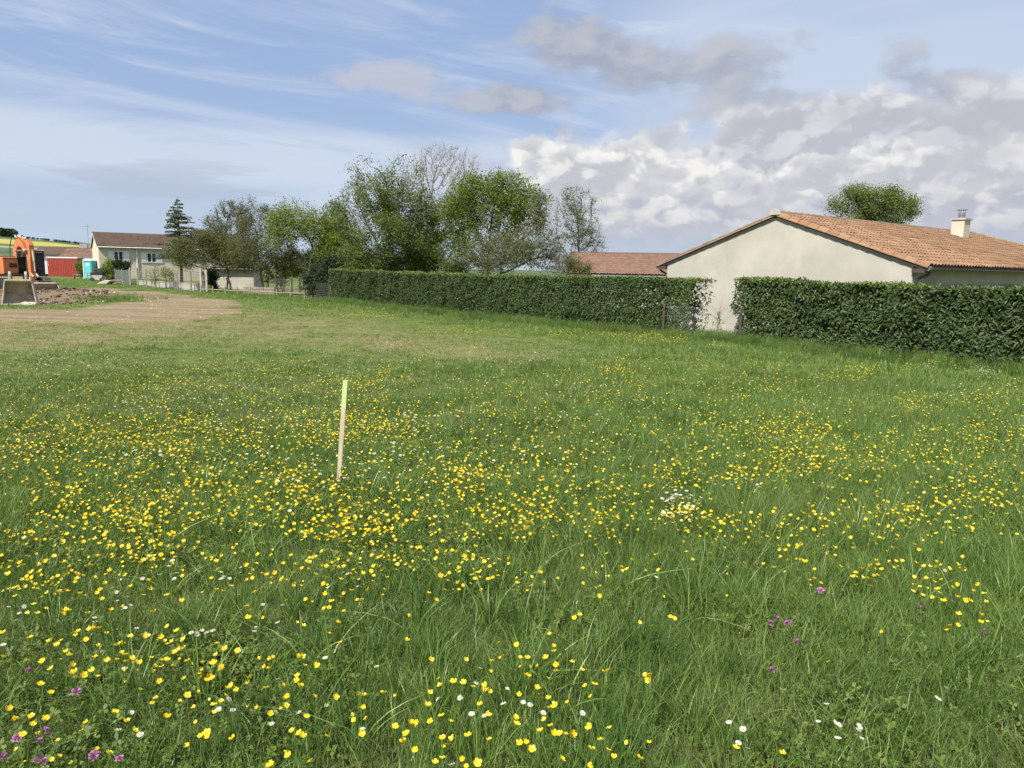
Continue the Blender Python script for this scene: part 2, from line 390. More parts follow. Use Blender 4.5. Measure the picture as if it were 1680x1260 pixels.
b.inputs['Roughness'].default_value = 0.95; b.inputs['Specular IOR Level'].default_value = 0.1
g = q.new('ShaderNodeNewGeometry'); P = g.outputs['Position']
atr = {k: q.new('ShaderNodeAttribute', attribute_name=k).outputs['Fac'] for k in ('track', 'rubble', 'dry', 'far', 'rape', 'crop')}
nA = q.noise(P, 0.8, 6, 0.65); nB = q.noise(P, 6.0, 5, 0.7); nC = q.noise(P, 38.0, 4, 0.7)
turf = q.mix(q.sm(nB, .35, .65), (0.080, 0.108, 0.026), (0.135, 0.162, 0.044))
turf = q.mix(q.sm(nA, .50, .72, 0, .6), turf, (0.17, 0.155, 0.070))
soil = q.mix(q.sm(nC, .35, .65), (0.050, 0.055, 0.024), (0.095, 0.092, 0.044))
ln = q.new('ShaderNodeVectorMath', operation='LENGTH'); mg.node_tree.links.new(P, ln.inputs[0])
turf = q.mix(q.sm(ln.outputs['Value'], 8, 22, 0.75, 0.0), turf, soil)
straw = q.mix(q.sm(nC, .3, .7), (0.235, 0.195, 0.105), (0.175, 0.165, 0.075))
c = q.mix(q.mul(atr['dry'], q.sm(q.add(nA, q.mul(q.sub(nB, .5), .9)), .36, .60, 0.05, .9)), turf, straw)
dirt = q.mix(q.sm(nB, .3, .7), (0.195, 0.152, 0.088), (0.275, 0.218, 0.132))
wv = q.new('ShaderNodeTexNoise'); mpn = q.new('ShaderNodeMapping'); mpn.inputs['Rotation'].default_value = (0, 0, 0.35); mpn.inputs['Scale'].default_value = (0.12, 1.6, 1)
mg.node_tree.links.new(P, mpn.inputs[0]); q.put(wv.inputs['Vector'], mpn.outputs[0]); wv.inputs['Scale'].default_value = 1.0
dirt = q.mix(q.sm(wv.outputs['Fac'], .44, .58, 0, .7), dirt, (0.165, 0.125, 0.075))
c = q.mix(q.sm(q.add(q.add(atr['track'], q.mul(q.sub(nB, .5), .9)), q.mul(q.sub(nA, .5), 1.5)), .40, .85), c, dirt)
rub = q.mix(q.sm(nC, .35, .62), (0.125, 0.084, 0.050), (0.22, 0.165, 0.108))
rub = q.mix(q.sm(nB, .52, .68, 0, .7), rub, (0.085, 0.052, 0.034))
c = q.mix(q.sm(q.add(atr['rubble'], q.mul(q.sub(nB, .5), .8)), .4, .7), c, rub)
fgrass = q.mix(q.sm(q.noise(P, 0.012, 3), .4, .6), (0.055, 0.090, 0.045), (0.095, 0.125, 0.060))
c = q.mix(atr['far'], c, fgrass); c = q.mix(atr['rape'], c, (0.33, 0.31, 0.07)); c = q.mix(atr['crop'], c, (0.26, 0.25, 0.14))
q.put(b.inputs['Base Color'], c)
bn = q.new('ShaderNodeBump'); bn.inputs['Strength'].default_value = .8; bn.inputs['Distance'].default_value = .05
q.put(bn.inputs['Height'], q.add(nB, q.mul(nC, .4))); mg.node_tree.links.new(bn.outputs[0], b.inputs['Normal'])
me = npmesh('ground', V, Q, mg, smooth=True)
bmt = bmesh.new(); bmt.from_mesh(me); bmt.verts.ensure_lookup_table()
cv = bmt.verts[nr * na]
for k in range(na): bmt.faces.new((cv, bmt.verts[(k + 1) % na], bmt.verts[k]))
bmesh.ops.recalc_face_normals(bmt, faces=bmt.faces)
bmt.to_mesh(me); bmt.free()
px_, py_ = V[:, 0], V[:, 1]; rr = np.hypot(px_, py_); aa = np.degrees(np.arctan2(px_, py_))
tm, rm, dm_ = masks(px_, py_)
elev = (V[:, 2] - CH) / rr
far = sstep(160, 330, rr)
wig = (fbm(px_, py_, 180, 50) - .5) * 150
rape = sstep(770, 800, rr + wig * .3) * (1 - sstep(1010, 1040, rr + wig * .3)) * sstep(-28.5, -30.0, aa)
crop = sstep(690, 700, rr) * (1 - sstep(740, 760, rr)) * sstep(-29, -31.0, aa)
crop = np.maximum(crop, sstep(1045, 1060, rr) * (1 - sstep(1120, 1160, rr)) * sstep(-29, -31.0, aa) * .7)
for nm, arr in (('track', tm * (1 - far)), ('rubble', rm * (1 - far)), ('dry', dm_ * (1 - far)), ('far', far), ('rape', rape), ('crop', crop)):
    a_ = me.attributes.new(nm, 'FLOAT', 'POINT'); a_.data.foreach_set('value', arr.astype(np.float32))
ground = bpy.data.objects.new('ground', me); link(ground); tag(ground, kind='structure')
# @@PART2

# ------------------------------------------------------------------ tiles
def tile_mesh(name, mat, w_=0.22, l=0.42, h=0.05, half=6):
    """one roman roof tile: x across, y up the slope (0 = lower edge), z out of the roof"""
    pr = []
    for k in range(half + 1):
        a = math.pi * k / half; pr.append((-math.cos(a) * w_ * .34, math.sin(a) * h + .018))
    pr = [(-w_ * .52, .018)] + pr + [(w_ * .52, .018)]
    n = len(pr); v = [(x, 0, z + .022) for x, z in pr] + [(x, l, z - .004) for x, z in pr] + [(x, 0, z + .004) for x, z in pr]
    f = []
    for k in range(n - 1): f += [[k, k + 1, n + k + 1, n + k], [2 * n + k, 2 * n + k + 1, k + 1, k]]
    me = bpy.data.meshes.new(name); me.from_pydata(v, [], f); me.update(); me.materials.append(mat)
    bm = bmesh.new(); bm.from_mesh(me); bmesh.ops.recalc_face_normals(bm, faces=bm.faces); bm.to_mesh(me); bm.free()
    if me.polygons[0].normal.z < 0: me.flip_normals()
    t_ = me.attributes.new('tint', 'FLOAT', 'FACE'); t_.data.foreach_set('value', np.full(len(me.polygons), .5, np.float32))
    return me
def half_tube_mesh(name, mat, r=0.11, l=0.42, drop=0.0):
    pr = [(-math.cos(math.pi * k / 8) * r, math.sin(math.pi * k / 8) * r) for k in range(9)]
    pr2 = [(x * .8, z * .78) for x, z in pr]; n = 9
    v = [(x, 0, z) for x, z in pr] + [(x * .76, l, z * .76) for x, z in pr] + [(x, 0, z) for x, z in pr2]
    f = []
    for k in range(n - 1): f += [[k, k + 1, n + k + 1, n + k], [2 * n + k, 2 * n + k + 1, k + 1, k]]
    me = bpy.data.meshes.new(name); me.from_pydata(v, [], f); me.update(); me.materials.append(mat)
    bm = bmesh.new(); bm.from_mesh(me); bmesh.ops.recalc_face_normals(bm, faces=bm.faces); bm.to_mesh(me); bm.free()
    t_ = me.attributes.new('tint', 'FLOAT', 'FACE'); t_.data.foreach_set('value', np.full(len(me.polygons), .5, np.float32))
    return me
def place_tile(me, name, o, ax, up, nrm, parent, jit=.006):
    ax, up, nrm = ax.normalized(), up.normalized(), nrm.normalized()
    Mx = Matrix(((ax.x, up.x, nrm.x, 0), (ax.y, up.y, nrm.y, 0), (ax.z, up.z, nrm.z, 0), (0, 0, 0, 1)))
    ob = bpy.data.objects.new(name, me); link(ob, parent)
    ob.matrix_local = Matrix.Translation(o + nrm * random.uniform(0, jit)) @ Mx @ Matrix.Rotation(random.uniform(-.015, .015), 4, 'Z')
    return ob
def joined_tiles(me, name, places, mat, parent):
    base = np.array([v.co[:] for v in me.vertices]); fa = [list(p.vertices) for p in me.polygons]; fa = np.array(fa)
    VV, FF, T = [], [], []
    for k, (o, ax, up, nrm) in enumerate(places):
        R_ = np.array([ax.normalized()[:], up.normalized()[:], nrm.normalized()[:]])
        VV.append(base @ R_ + np.array((o + nrm * random.uniform(0, .007))[:])); FF.append(fa + k * len(base)); T += [random.gauss(.5, .16)] * len(fa)
    o = bpy.data.objects.new(name, npmesh(name, np.vstack(VV), np.vstack(FF), mat, T)); link(o, parent); tag(o, kind='stuff'); return o

# ------------------------------------------------------------------ house on the right
Lc = at(1095, 440, 30.0); Rc = at(1497, 452, 22.5); GZ = -0.72
Rc.z = Lc.z = GZ
house = empty('house', (Lc + Rc) / 2)
tag(house, 'single storey house with grey cream gable wall, orange tile roof and chimney behind the hedge', 'house')
O = (Lc + Rc) / 2
dx = (Rc - Lc); WID = dx.length; dx.normalize(); dn_ = Vector((-dx.y, dx.x, 0));
if dn_.y < 0: dn_ = -dn_
HE = 2.70; HR = 4.30; LEN = 16.7; HIP = 3.8          # local: x along gable wall, y into depth
UZ = Vector((0, 0, 1)); hw = WID / 2
house.rotation_euler = (0, 0, math.atan2(dx.y, dx.x))
# wall bodies in the house's local frame (x along dx, y along dn_)
gw = MB().prism([(-hw, 0), (hw, 0), (hw, HE), (0, HR - .02), (-hw, HE)], (0, 0, 0), (1, 0, 0), (0, 0, 1), (0, .3, 0)).build('gable_wall', m_wall, house)
for sx in (1, -1):
    MB().box((sx * (hw - .15), .3 + (LEN + HIP) / 2, HE / 2 - .04), (.3, LEN + HIP, HE - .08)).build('side_wall', m_wall, house)
MB().box((0, LEN + HIP + .15 + .3, HE / 2 - .04), (WID, .3, HE - .08)).build('rear_wall', m_wall, house)
slope = math.atan2(HR - HE, hw); OV = .42
S = (hw + OV) / math.cos(slope)
def rp(side, a, s, lift=0.0):
    """roof point: a = distance along the ridge, s = distance up slope from the eave edge"""
    return Vector((side * (hw + OV - s * math.cos(slope)), a, HE - OV * math.tan(slope) + s * math.sin(slope) + lift))
for side in (1, -1):
    far_e, far_r = LEN + HIP + OV, LEN
    pts = [rp(side, -.05, 0, .0), rp(side, far_e, 0, .0), rp(side, far_r, S, .0), rp(side, -.05, S, .0)]
    up_ = [p + UZ * .10 for p in pts]
    MB().quadbox(pts + up_).build('roof_deck', m_deck, house)
e = [rp(1, LEN + HIP + OV, 0), rp(-1, LEN + HIP + OV, 0), rp(1, LEN, S)]
mh = MB(); mh.v = e + [p + UZ * .1 for p in e]; mh.f = [[0, 1, 2], [3, 5, 4], [0, 3, 4, 1], [1, 4, 5, 2], [2, 5, 3, 0]]; mh.build('hip_deck', m_dulltile, house)
m_ridge = leaf_mat('lichened_ridge_tiles', [(0.12, 0.085, 0.058), (0.21, 0.15, 0.10), (0.27, 0.21, 0.14)], 0.0, 0.9, 0.2, 1.5, 0.5, 0.5)
lk_ = half_tube_mesh('verge_tile', m_ridge, .065, .46)
tm_ = tile_mesh('roof_tile', m_tile); rk = half_tube_mesh('verge_tile', m_rake, .085, .46); rd = half_tube_mesh('ridge_tile', m_ridge, .14, .45)
cand = []
nrow = int(S / .36)
for r_ in range(nrow + 1):
    s0 = r_ * .36
    if s0 + .36 > S: continue
    lim = LEN + (HIP + OV) * (1 - s0 / S)
    for k in range(int(lim / .225)):
        cand.append((s0, k * .225 + .14))
upv = Vector((-math.cos(slope), 0, math.sin(slope))); nv = Vector((math.sin(slope), 0, math.cos(slope)))
cand.sort(key=lambda c_: c_[1] + c_[0] * .55)
for s0, a_ in cand[:300]:
    place_tile(tm_, 'roof_tile', rp(1, a_, s0 - .04, .10) , Vector((0, 1, 0)), upv, nv, house, .012)
joined_tiles(tm_, 'roof_tiles', [(rp(1, a_, s0 - .04, .10), Vector((0, 1, 0)), upv, nv) for s0, a_ in cand[300:]], m_tile, house)
upl = Vector((math.cos(slope), 0, math.sin(slope))); nl = Vector((-math.sin(slope), 0, math.cos(slope)))
joined_tiles(tm_, 'far_slope_tiles', [(rp(-1, a_, s0 - .04, .10), Vector((0, -1, 0)), upl, nl) for s0, a_ in cand], m_tile, house)
for k in range(int(S / .38) + 1):       # verge tiles along both rakes: one on top, one lapping over the face of the wall
    s0 = min(k * .38, S - .42)
    for side, uv, nn in ((1, upv, nv), (-1, upl, nl)):
        place_tile(rk if side > 0 else lk_, 'verge_tile', rp(side, .03, s0 - .05, .11), Vector((0, side, 0)), uv, nn, house)
        tw = place_tile(rk if side > 0 else lk_, 'verge_tile', rp(side, -.07, s0 - .05, .045 if side > 0 else .015), Vector((0, side, 0)), uv, nn, house)
for k in range(int(LEN / .40) + 1):
    p = Vector((0, -.08 + k * .40, HR + .085)); place_tile(rd, 'ridge_tile', p, Vector((1, 0, 0)), Vector((0, 1, .02)), UZ, house)
for side in (1, -1):                    # hip ridges
    a0 = rp(side, LEN, S, .12); b0 = rp(side, LEN + HIP + OV, 0, .12); dv = (a0 - b0); n_ = int(dv.length / .42)
    for k in range(n_): place_tile(rd, 'hip_tile', b0 + dv * k / n_, dv.cross(UZ), dv, UZ, house)
# mortar bedding under the ridge end and rake fascia
MB().prism([(-.2, 0), (.2, 0), (.13, .17), (0, .21), (-.13, .17)], (0, -.16, HR + .06), (1, 0, 0), (0, 0, 1), (0, .12, 0)).build('ridge_end', m_concrete, house)
for side in (1, -1):
    p0, p1 = rp(side, -.045, 0, -.005), rp(side, -.045, S - .05, -.005)
    MB().quadbox([p0 - UZ * .05, p0 - UZ * .05 + Vector((0, .09, 0)), p1 - UZ * .05 + Vector((0, .09, 0)), p1 - UZ * .05, p0, p0 + Vector((0, .09, 0)), p1 + Vector((0, .09, 0)), p1]).build('rake_board', m_wall, house)
    # boxed eave end
    x0 = side * (hw + .002); x1 = side * (hw + OV - .03)
    MB().box(((x0 + x1) / 2, .1, HE - .19), (abs(x1 - x0), .4, .12)).build('eave_box', m_darkwood, house)
    # gutter
    xg = side * (hw + OV + .045); zg = HE - OV * math.tan(slope) + .03
    prf = [(.065 * math.cos(a), .065 * math.sin(a)) for a in [math.pi + math.pi * k / 8 for k in range(9)]] + [(.058 * math.cos(a), .058 * math.sin(a) + .003) for a in [2 * math.pi - math.pi * k / 8 for k in range(9)]]
    MB().prism(prf, (xg, -.05, zg), (1, 0, 0), (0, 0, 1), (0, LEN + HIP, 0)).build('gutter', m_zinc, house)
    gcap = MB().tube([(xg, -.09, zg - .02), (xg, .05, zg - .02)], .075, 12).build('gutter_end', m_zinc, house)
    dp = MB().tube([(xg, .10, zg - .05), (xg, .10, zg - .13), (xg - side * .08, .10, zg - .21), (xg - side * .26, .10, zg - .28), (side * (hw + .10), .10, zg - .36), (side * (hw + .075), .10, zg - .50), (side * (hw + .07), .10, .1)], .042, 10).build('downpipe', m_zinc, house, smooth=True)
# chimney: find where it stands on the ridge line slope
def local(p): return house.matrix_basis.inverted() @ p
house_m = Matrix.Translation(house.location) @ Matrix.Rotation(house.rotation_euler.z, 4, 'Z')
cy = 12.5
ch = MB().box((1.0, cy, HR + .05), (.52, .62, .95)).build('chimney', m_beige, house, .01)
MB().box((1.0, cy, HR + .55), (.62, .72, .07)).build('chimney_cap', m_concrete, ch)
MB().tube([(1.0, cy, HR + .58), (1.0, cy, HR + .82)], .13, 14).tube([(1.0, cy, HR + .70), (1.0, cy, HR + .74)], .16, 14).build('flue', m_steel, ch, smooth=False)
mm = MB()
for k in range(4):
    a = math.pi / 4 + k * math.pi / 2; mm.tube([(1.0 + .14 * math.cos(a), cy + .14 * math.sin(a), HR + .8), (1.0 + .14 * math.cos(a), cy + .14 * math.sin(a), HR + .95)], .012, 5)
mm.tube([(1.0, cy, HR + .94), (1.0, cy, HR + .965)], .22, 16); mm.build('cowl', m_steel, ch)
# windows in the long side wall, their tops just above the hedge
for y0, y1 in ((1.2, 2.9), (4.7, 6.9), (8.3, 9.5), (11.2, 13.2)):
    z1 = 2.06; z0 = .9; xw = hw
    wd = MB()
    for c_, s_ in ((((xw + .02), (y0 + y1) / 2, z1), (.08, y1 - y0 + .1, .07)), ((xw + .02, (y0 + y1) / 2, z0), (.1, y1 - y0 + .1, .06)), ((xw + .02, y0, (z0 + z1) / 2), (.078, .07, z1 - z0 - .08)), ((xw + .02, y1, (z0 + z1) / 2), (.078, .07, z1 - z0 - .08)), ((xw + .02, (y0 + y1) / 2, (z0 + z1) / 2), (.06, .05, z1 - z0 - .08))): wd.box(c_, s_)
    wo_ = wd.build('window', m_grey, house)
    MB().box((xw + .006, (y0 + y1) / 2, (z0 + z1) / 2), (.016, y1 - y0 - .08, z1 - z0 - .08)).build('pane', m_glass, wo_)
    for ys in (y0 - .35, y1 + .35):
        MB().box((xw + .03, ys, (z0 + z1) / 2 + .02), (.04, .55, z1 - z0 + .08)).build('shutter', m_grey, house, .005)

# ------------------------------------------------------------------ generic tiled gable house, long side towards the viewer
def tiled_quad(name, p00, p10, p11, p01, nu, nv_, mat, parent, h=.05):
    """roof slope surface with tile relief: p00-p10 eave, p01-p11 ridge; courses as steps, ribs as waves"""
    p00, p10, p11, p01 = map(lambda p: np.array(p[:]), (p00, p10, p11, p01)); nrm = np.cross(p10 - p00, p01 - p00); nrm /= np.linalg.norm(nrm)
    if nrm[2] < 0: nrm = -nrm
    U = np.linspace(0, 1, nu * 2 + 1); VV = []; FF = []; T = []; m_ = len(U)
    for r_ in range(nv_):
        for e_, v_ in enumerate((r_ / nv_, (r_ + 1) / nv_)):
            a = p00 + (p01 - p00) * v_; b_ = p10 + (p11 - p10) * v_
            L_ = a[None] + (b_ - a)[None] * U[:, None] + nrm[None] * ((np.arange(m_) % 2) * h + (.045 if e_ == 0 else .0) + RNG.normal(0, .006, m_))[:, None]
            VV.append(L_)
        k = 2 * r_ * m_; i_ = np.arange(m_ - 1)
        FF.append(np.stack([k + i_, k + i_ + 1, k + m_ + i_ + 1, k + m_ + i_], 1)); T += list(np.repeat(RNG.normal(.5, .17, (m_ - 1) // 2), 2))
        if r_: kp = k - m_; FF.append(np.stack([kp + i_, kp + i_ + 1, k + i_ + 1, k + i_], 1)); T += [.2] * (m_ - 1)
    o = bpy.data.objects.new(name, npmesh(name, np.vstack(VV), np.vstack(FF), mat, T)); link(o, parent); tag(o, kind='stuff'); return o

def gable_house(name, label, P0, ang, L_, Wd, he, hr, wallm, tilem, z0, nu, nv_, ov=.3, verge=None, base=0.8):
    t = empty(name, (P0.x, P0.y, z0), ang); tag(t, label, 'house')
    MB().prism([(0, -base), (Wd, -base), (Wd, he), (Wd / 2, hr), (0, he)], (0, 0, 0), (0, 1, 0), (0, 0, 1), (L_, 0, 0)).build('wall', wallm, t)
    k_ = (hr - he) / (Wd / 2); zl = he - ov * k_
    rf = MB()
    for s_ in (0, 1):
        ye, yr = (-ov, Wd / 2) if s_ == 0 else (Wd + ov, Wd / 2)
        pts = [Vector((-.15, ye, zl)), Vector((L_ + .15, ye, zl)), Vector((L_ + .15, yr, hr)), Vector((-.15, yr, hr))]
        rf.quadbox([p + UZ * .02 for p in pts] + [p + UZ * .12 for p in pts])
    ro = rf.build('roof', m_deck, t)
    tiled_quad('roof_tiles', Vector((-.2, -ov - .04, zl + .13)), Vector((L_ + .2, -ov - .04, zl + .13)), Vector((L_ + .2, Wd / 2, hr + .14)), Vector((-.2, Wd / 2, hr + .14)), nu, nv_, tilem, ro)
    tiled_quad('roof_tiles', Vector((-.2, Wd + ov + .04, zl + .13)), Vector((L_ + .2, Wd + ov + .04, zl + .13)), Vector((L_ + .2, Wd / 2, hr + .14)), Vector((-.2, Wd / 2, hr + .14)), nu, nv_, tilem, ro)
    MB().tube([(-.22, Wd / 2, hr + .13), (L_ + .22, Wd / 2, hr + .13)], .10, 8).build('ridge_tiles', tilem, ro)
    if verge:
        v_ = MB()
        for ye in (-ov, Wd + ov):
            for xe in (-.2, L_ + .12):
                a = Vector((xe, ye, zl - .03)); b_ = Vector((xe, Wd / 2, hr - .03)); e_ = Vector((.08, 0, 0)); u_ = UZ * .18
                v_.quadbox([a, a + e_, b_ + e_, b_, a + u_, a + e_ + u_, b_ + e_ + u_, b_ + u_])
        v_.build('verge', verge, ro)
    gt = MB().tube([(-.2, -ov - .09, zl + .04), (L_ + .2, -ov - .09, zl + .04)], .065, 8).build('gutter', m_whitep if wallm is m_beige else m_zinc, t)
    return t

# left beige house with white shutters
P0 = at(163, 430, 82.0); fa = math.radians(34)
gl_ = gzf(P0.x, P0.y)
eave = at(163, 404, 82.0).z - gl_; 
bh = gable_house('shuttered_house', 'long beige house with brown roof and white window shutters beyond the dirt track', P0, fa, 17, 7.6, eave, eave + 1.45, m_beige, m_browntile, gl_, 90, 11, verge=m_whitep)
def facade_x(px):      # where a pixel column meets the facade line
    d = ray(px, 430); u = Vector((math.cos(fa), math.sin(fa)))
    # P0 + u*t = s*(d.x,d.y)
    A_ = np.array([[u.x, -d[0]], [u.y, -d[1]]]); s_ = np.linalg.solve(A_, -np.array([P0.x, P0.y])); return s_[0]
for pa, pb, pc_, pd, yt, yb in ((178, 187, 203, 213, 412, 429), (232, 241, 257, 267, 415, 431)):
    xa, xb, xc, xd = [facade_x(p) for p in (pa, pb, pc_, pd)]
    Dm = P0.y + math.sin(fa) * (xb + xc) / 2
    z1 = at((pb + pc_) / 2, yt, Dm).z - gl_; z0 = at((pb + pc_) / 2, yb, Dm).z - gl_; zc = (z0 + z1) / 2; hh = z1 - z0; xm = (xb + xc) / 2
    wd = MB().box((xm, -.03, z1 - .04), (xc - xb, .1, .08)).box((xm, -.03, z0 + .04), (xc - xb + .1, .14, .08)).box((xm, -.03, zc), (.12, .09, hh - .17))
    wd.box((xb + .05, -.03, zc), (.09, .1, hh - .17)).box((xc - .05, -.03, zc), (.09, .1, hh - .17))
    wn_ = wd.build('window', m_whitep, bh)
    for xx in ((xb + .1 + xm - .06) / 2, (xc - .1 + xm + .06) / 2):
        MB().box((xx, -.012, zc), (xm - xb - .16, .02, hh - .17)).build('pane', m_glass, wn_)
    for x0_, x1_ in ((xa, xb - .02), (xc + .02, xd)):
        sh = MB().box(((x0_ + x1_) / 2, -.05, zc), (x1_ - x0_ - .02, .05, hh + .05)).build('shutter', m_whitep, bh, .008)
        MB().box(((x0_ + x1_) / 2, -.085, zc + hh * .3), (x1_ - x0_ - .06, .02, .09)).box(((x0_ + x1_) / 2, -.085, zc - hh * .3), (x1_ - x0_ - .06, .02, .09)).build('shutter_bar', m_whitep, sh)
xd_ = facade_x(225); MB().tube([(xd_, -.10, eave - .15), (xd_, -.10, .1)], .06, 8).build('downpipe', m_whitep, bh)
MB().tube([(-.5, 5.5, eave + .2), (-.5, 5.5, eave + 2.6)], .03, 5).box((-.5, 5.5, eave + 2.3), (.9, .03, .03)).build('aerial', m_wire, bh)

# low brown roofed house with a pale chimney behind the red shed, and a second roof beside it
P1 = at(58, 430, 118.0); z1_ = gzf(P1.x, P1.y)
h1 = gable_house('low_house', 'low pale house with brown roof and white chimney behind the red cabin', P1, rad(20), 7.0, 7.5, at(60, 417, 118).z - z1_, at(60, 406, 121).z - z1_, m_whitep, m_browntile, z1_, 34, 9, verge=m_concrete)
MB().box((6.2, 3.9, at(60, 405, 122).z - z1_ + .1), (1.1, .8, 1.2)).build('chimney', m_concrete, h1)
P2 = at(99, 430, 112.0)
z2_ = gzf(P2.x, P2.y)
h2 = gable_house('low_house', 'low house with faded pink tile roof between the red cabin and the shuttered house', P2, rad(8), 9.5, 6.5, at(110, 422.5, 112).z - z2_, at(110, 409, 115).z - z2_, m_wall, m_dulltile, z2_, 34, 8)
# background roof right of the sparse tree
P3 = at(938, 430, 46.0)
h3 = gable_house('tiled_house', 'low house with dull red tile roof seen over the hedge beside the gable wall', P3, rad(-6), 11.5, 7.4, at(1020, 451, 45.5).z + .62, at(1020, 420, 49.3).z + .62, m_wall, m_dulltile, -.62, 62, 11, ov=.35)

# ------------------------------------------------------------------ stake
sb = G(555, 803); stp = at(567, 624, sb.y + .02)
stk = empty('survey_stake', sb); tag(stk, 'thin wooden survey stake with fluorescent yellow green tip standing in the buttercups', 'stake')
m_stake = material('raw_pine', (0.43, 0.37, 0.25), (0.52, 0.455, 0.32), 7, .8, .3, 30, stretch=(6, 6, .6)); m_tip = material('fluorescent_paint', (0.42, 0.54, 0.20), (0.50, 0.58, 0.27), 25, .7)
dv = stp - sb; tipfrac = .255
def stick(a, b, hw_, hd): 
    m_ = MB(); u = Vector((1, 0, 0)) * hw_; v = Vector((0, 1, 0)) * hd
    return m_.quadbox([a - u - v, a + u - v, a + u + v, a - u + v, b - u - v, b + u - v, b + u + v, b - u + v])
stick(-dv * .08, dv * (1 - tipfrac), .0165, .011).build('shaft', m_stake, stk, .001)
stick(dv * (1 - tipfrac), dv, .0172, .0118).build('painted_tip', m_tip, stk, .001)

# ------------------------------------------------------------------ wire fences
def mesh_fence(name, label, pts, h, posts_every, postm, step=.10, wire=.004, postr=.04, square=False, group=None, top=True, extra_posts=()):
    t = empty(name, pts[0]); tag(t, label, 'fence', group)
    L0 = Vector(pts[0]); W = MB()
    for a, b_ in zip(pts[:-1], pts[1:]):
        a, b_ = Vector(a), Vector(b_); dl = b_ - a; Ln = dl.length; u = dl / Ln; nn = Vector((-u.y, u.x, 0)).normalized() * wire
        def wseg(p, q_):
            k = len(W.v); up_ = (q_ - p).normalized().cross(nn).normalized() * wire
            W.v.extend([p - up_ - L0, p + up_ - L0, q_ + up_ - L0, q_ - up_ - L0]); W.f.append([k, k + 1, k + 2, k + 3])
        n_ = int(Ln / step)
        if square:
            for k in range(n_): p = a + u * (k * step); wseg(p, p + UZ * h)
            for k in range(int(h / step) + 1): wseg(a + UZ * k * step, b_ + UZ * k * step)
        else:
            for k in range(-int(h / step), n_):
                for sgn in (1, -1):
                    s0 = k * step if sgn > 0 else (k * step + h)
                    s1 = s0 + sgn * h; t0, t1 = 0.0, 1.0
                    lo, hi = min(s0, s1), max(s0, s1)
                    if hi <= 0 or lo >= Ln: continue
                    for lim_, side in ((0, 1), (Ln, -1)):
                        if sgn > 0:
                            if lim_ == 0 and s0 < 0: t0 = -s0 / h
                            if lim_ == Ln and s1 > Ln: t1 = (Ln - s0) / h
                        else:
                            if lim_ == 0 and s1 < 0: t1 = s0 / h
                            if lim_ == Ln and s0 > Ln: t0 = (s0 - Ln) / h
                    wseg(a + u * (s0 + sgn * h * t0) + UZ * h * t0, a + u * (s0 + sgn * h * t1) + UZ * h * t1)
            for z in (0.02, h): wseg(a + UZ * z, b_ + UZ * z); wseg(a + UZ * (z + .01), b_ + UZ * (z + .01))
    w_o = W.build('wire_mesh', m_wire, t); tag(w_o, kind='stuff')
    for p in posts_every:
        p = Vector(p) - L0
        MB().box(p + UZ * (h * .5), (postr * 2, postr * 2, h + .12)).build('post', postm, t, .006)
    return t
# fence line just in front of the hedges
def hedge_pt(px):
    tab = [(1720, 604), (1680, 600), (1480, 580), (1220, 557), (1100, 548), (800, 515), (545, 490)]
    xs = [a for a, b_ in tab][::-1]; ys = [b_ for a, b_ in tab][::-1]
    py = np.interp(px, xs, ys); d = ray(px, py); t = (CH + .37) / -d[2]; return Vector((d[0] * t, d[1] * t, 0))
def on_ground(p, dz=0.0): return Vector((p.x, p.y, gzf(p.x, p.y) + dz))
A0, A1 = hedge_pt(545), hedge_pt(1690)
hd = (A1 - A0).normalized(); hn = Vector((-hd.y, hd.x, 0)); hn = hn if hn.y > 0 else -hn
def hl(px):   # point on the straight hedge line under pixel column px
    d = ray(px, 500); A_ = np.array([[hd.x, -d[0]], [hd.y, -d[1]]]); s_ = np.linalg.solve(A_, -np.array([A0.x, A0.y])); return A0 + hd * s_[0]
fp = [on_ground(hl(px) - hn * .10) for px in (1093, 1220)]
mesh_fence('wire_fence', 'low diamond wire fence with grey posts crossing the gap between two hedges', [on_ground(hl(1096) - hn * .02), on_ground(hl(1218) - hn * .02)], 1.02, fp, m_bark, .085, .0018, .032)

# ------------------------------------------------------------------ laurel hedges
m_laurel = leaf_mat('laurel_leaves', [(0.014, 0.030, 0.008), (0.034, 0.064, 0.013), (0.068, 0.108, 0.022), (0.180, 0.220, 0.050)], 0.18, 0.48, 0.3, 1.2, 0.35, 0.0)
def leaf_cloud(pos, nrm, ln_, wd_, tint, mat, name, fold=.25):
    """each leaf: 4 triangles folded along the midrib; pos (n,3), nrm approx facing, random direction"""
    n = len(pos); nrm = nrm + RNG.normal(0, .45, (n, 3)); nrm /= np.linalg.norm(nrm, axis=1)[:, None]
    d = RNG.normal(0, 1, (n, 3)) + np.array([0, 0, .25]); d -= nrm * (d * nrm).sum(1)[:, None]; d /= np.linalg.norm(d, axis=1)[:, None]
    s_ = np.cross(nrm, d); L_ = (ln_ * RNG.uniform(.6, 1.2, n))[:, None]; W_ = (wd_ * RNG.uniform(.7, 1.15, n))[:, None]
    p0 = pos; p1 = pos + d * L_ * .45 + s_ * W_ * .5 + nrm * W_ * fold; p2 = pos + d * L_ - nrm * L_ * .12; p3 = pos + d * L_ * .45 - s_ * W_ * .5 + nrm * W_ * fold
    pm = pos + d * L_ * .45
    V_ = np.stack([p0, p1, p2, p3, pm], 1).reshape(-1, 3); b_ = (np.arange(n) * 5)[:, None]
    F_ = np.concatenate([b_ + np.array([[0, 1, 4]]), b_ + np.array([[1, 2, 4]]), b_ + np.array([[2, 3, 4]]), b_ + np.array([[3, 0, 4]])], 1).reshape(-1, 3)
    return npmesh(name, V_, F_, mat, np.repeat(tint, 4))
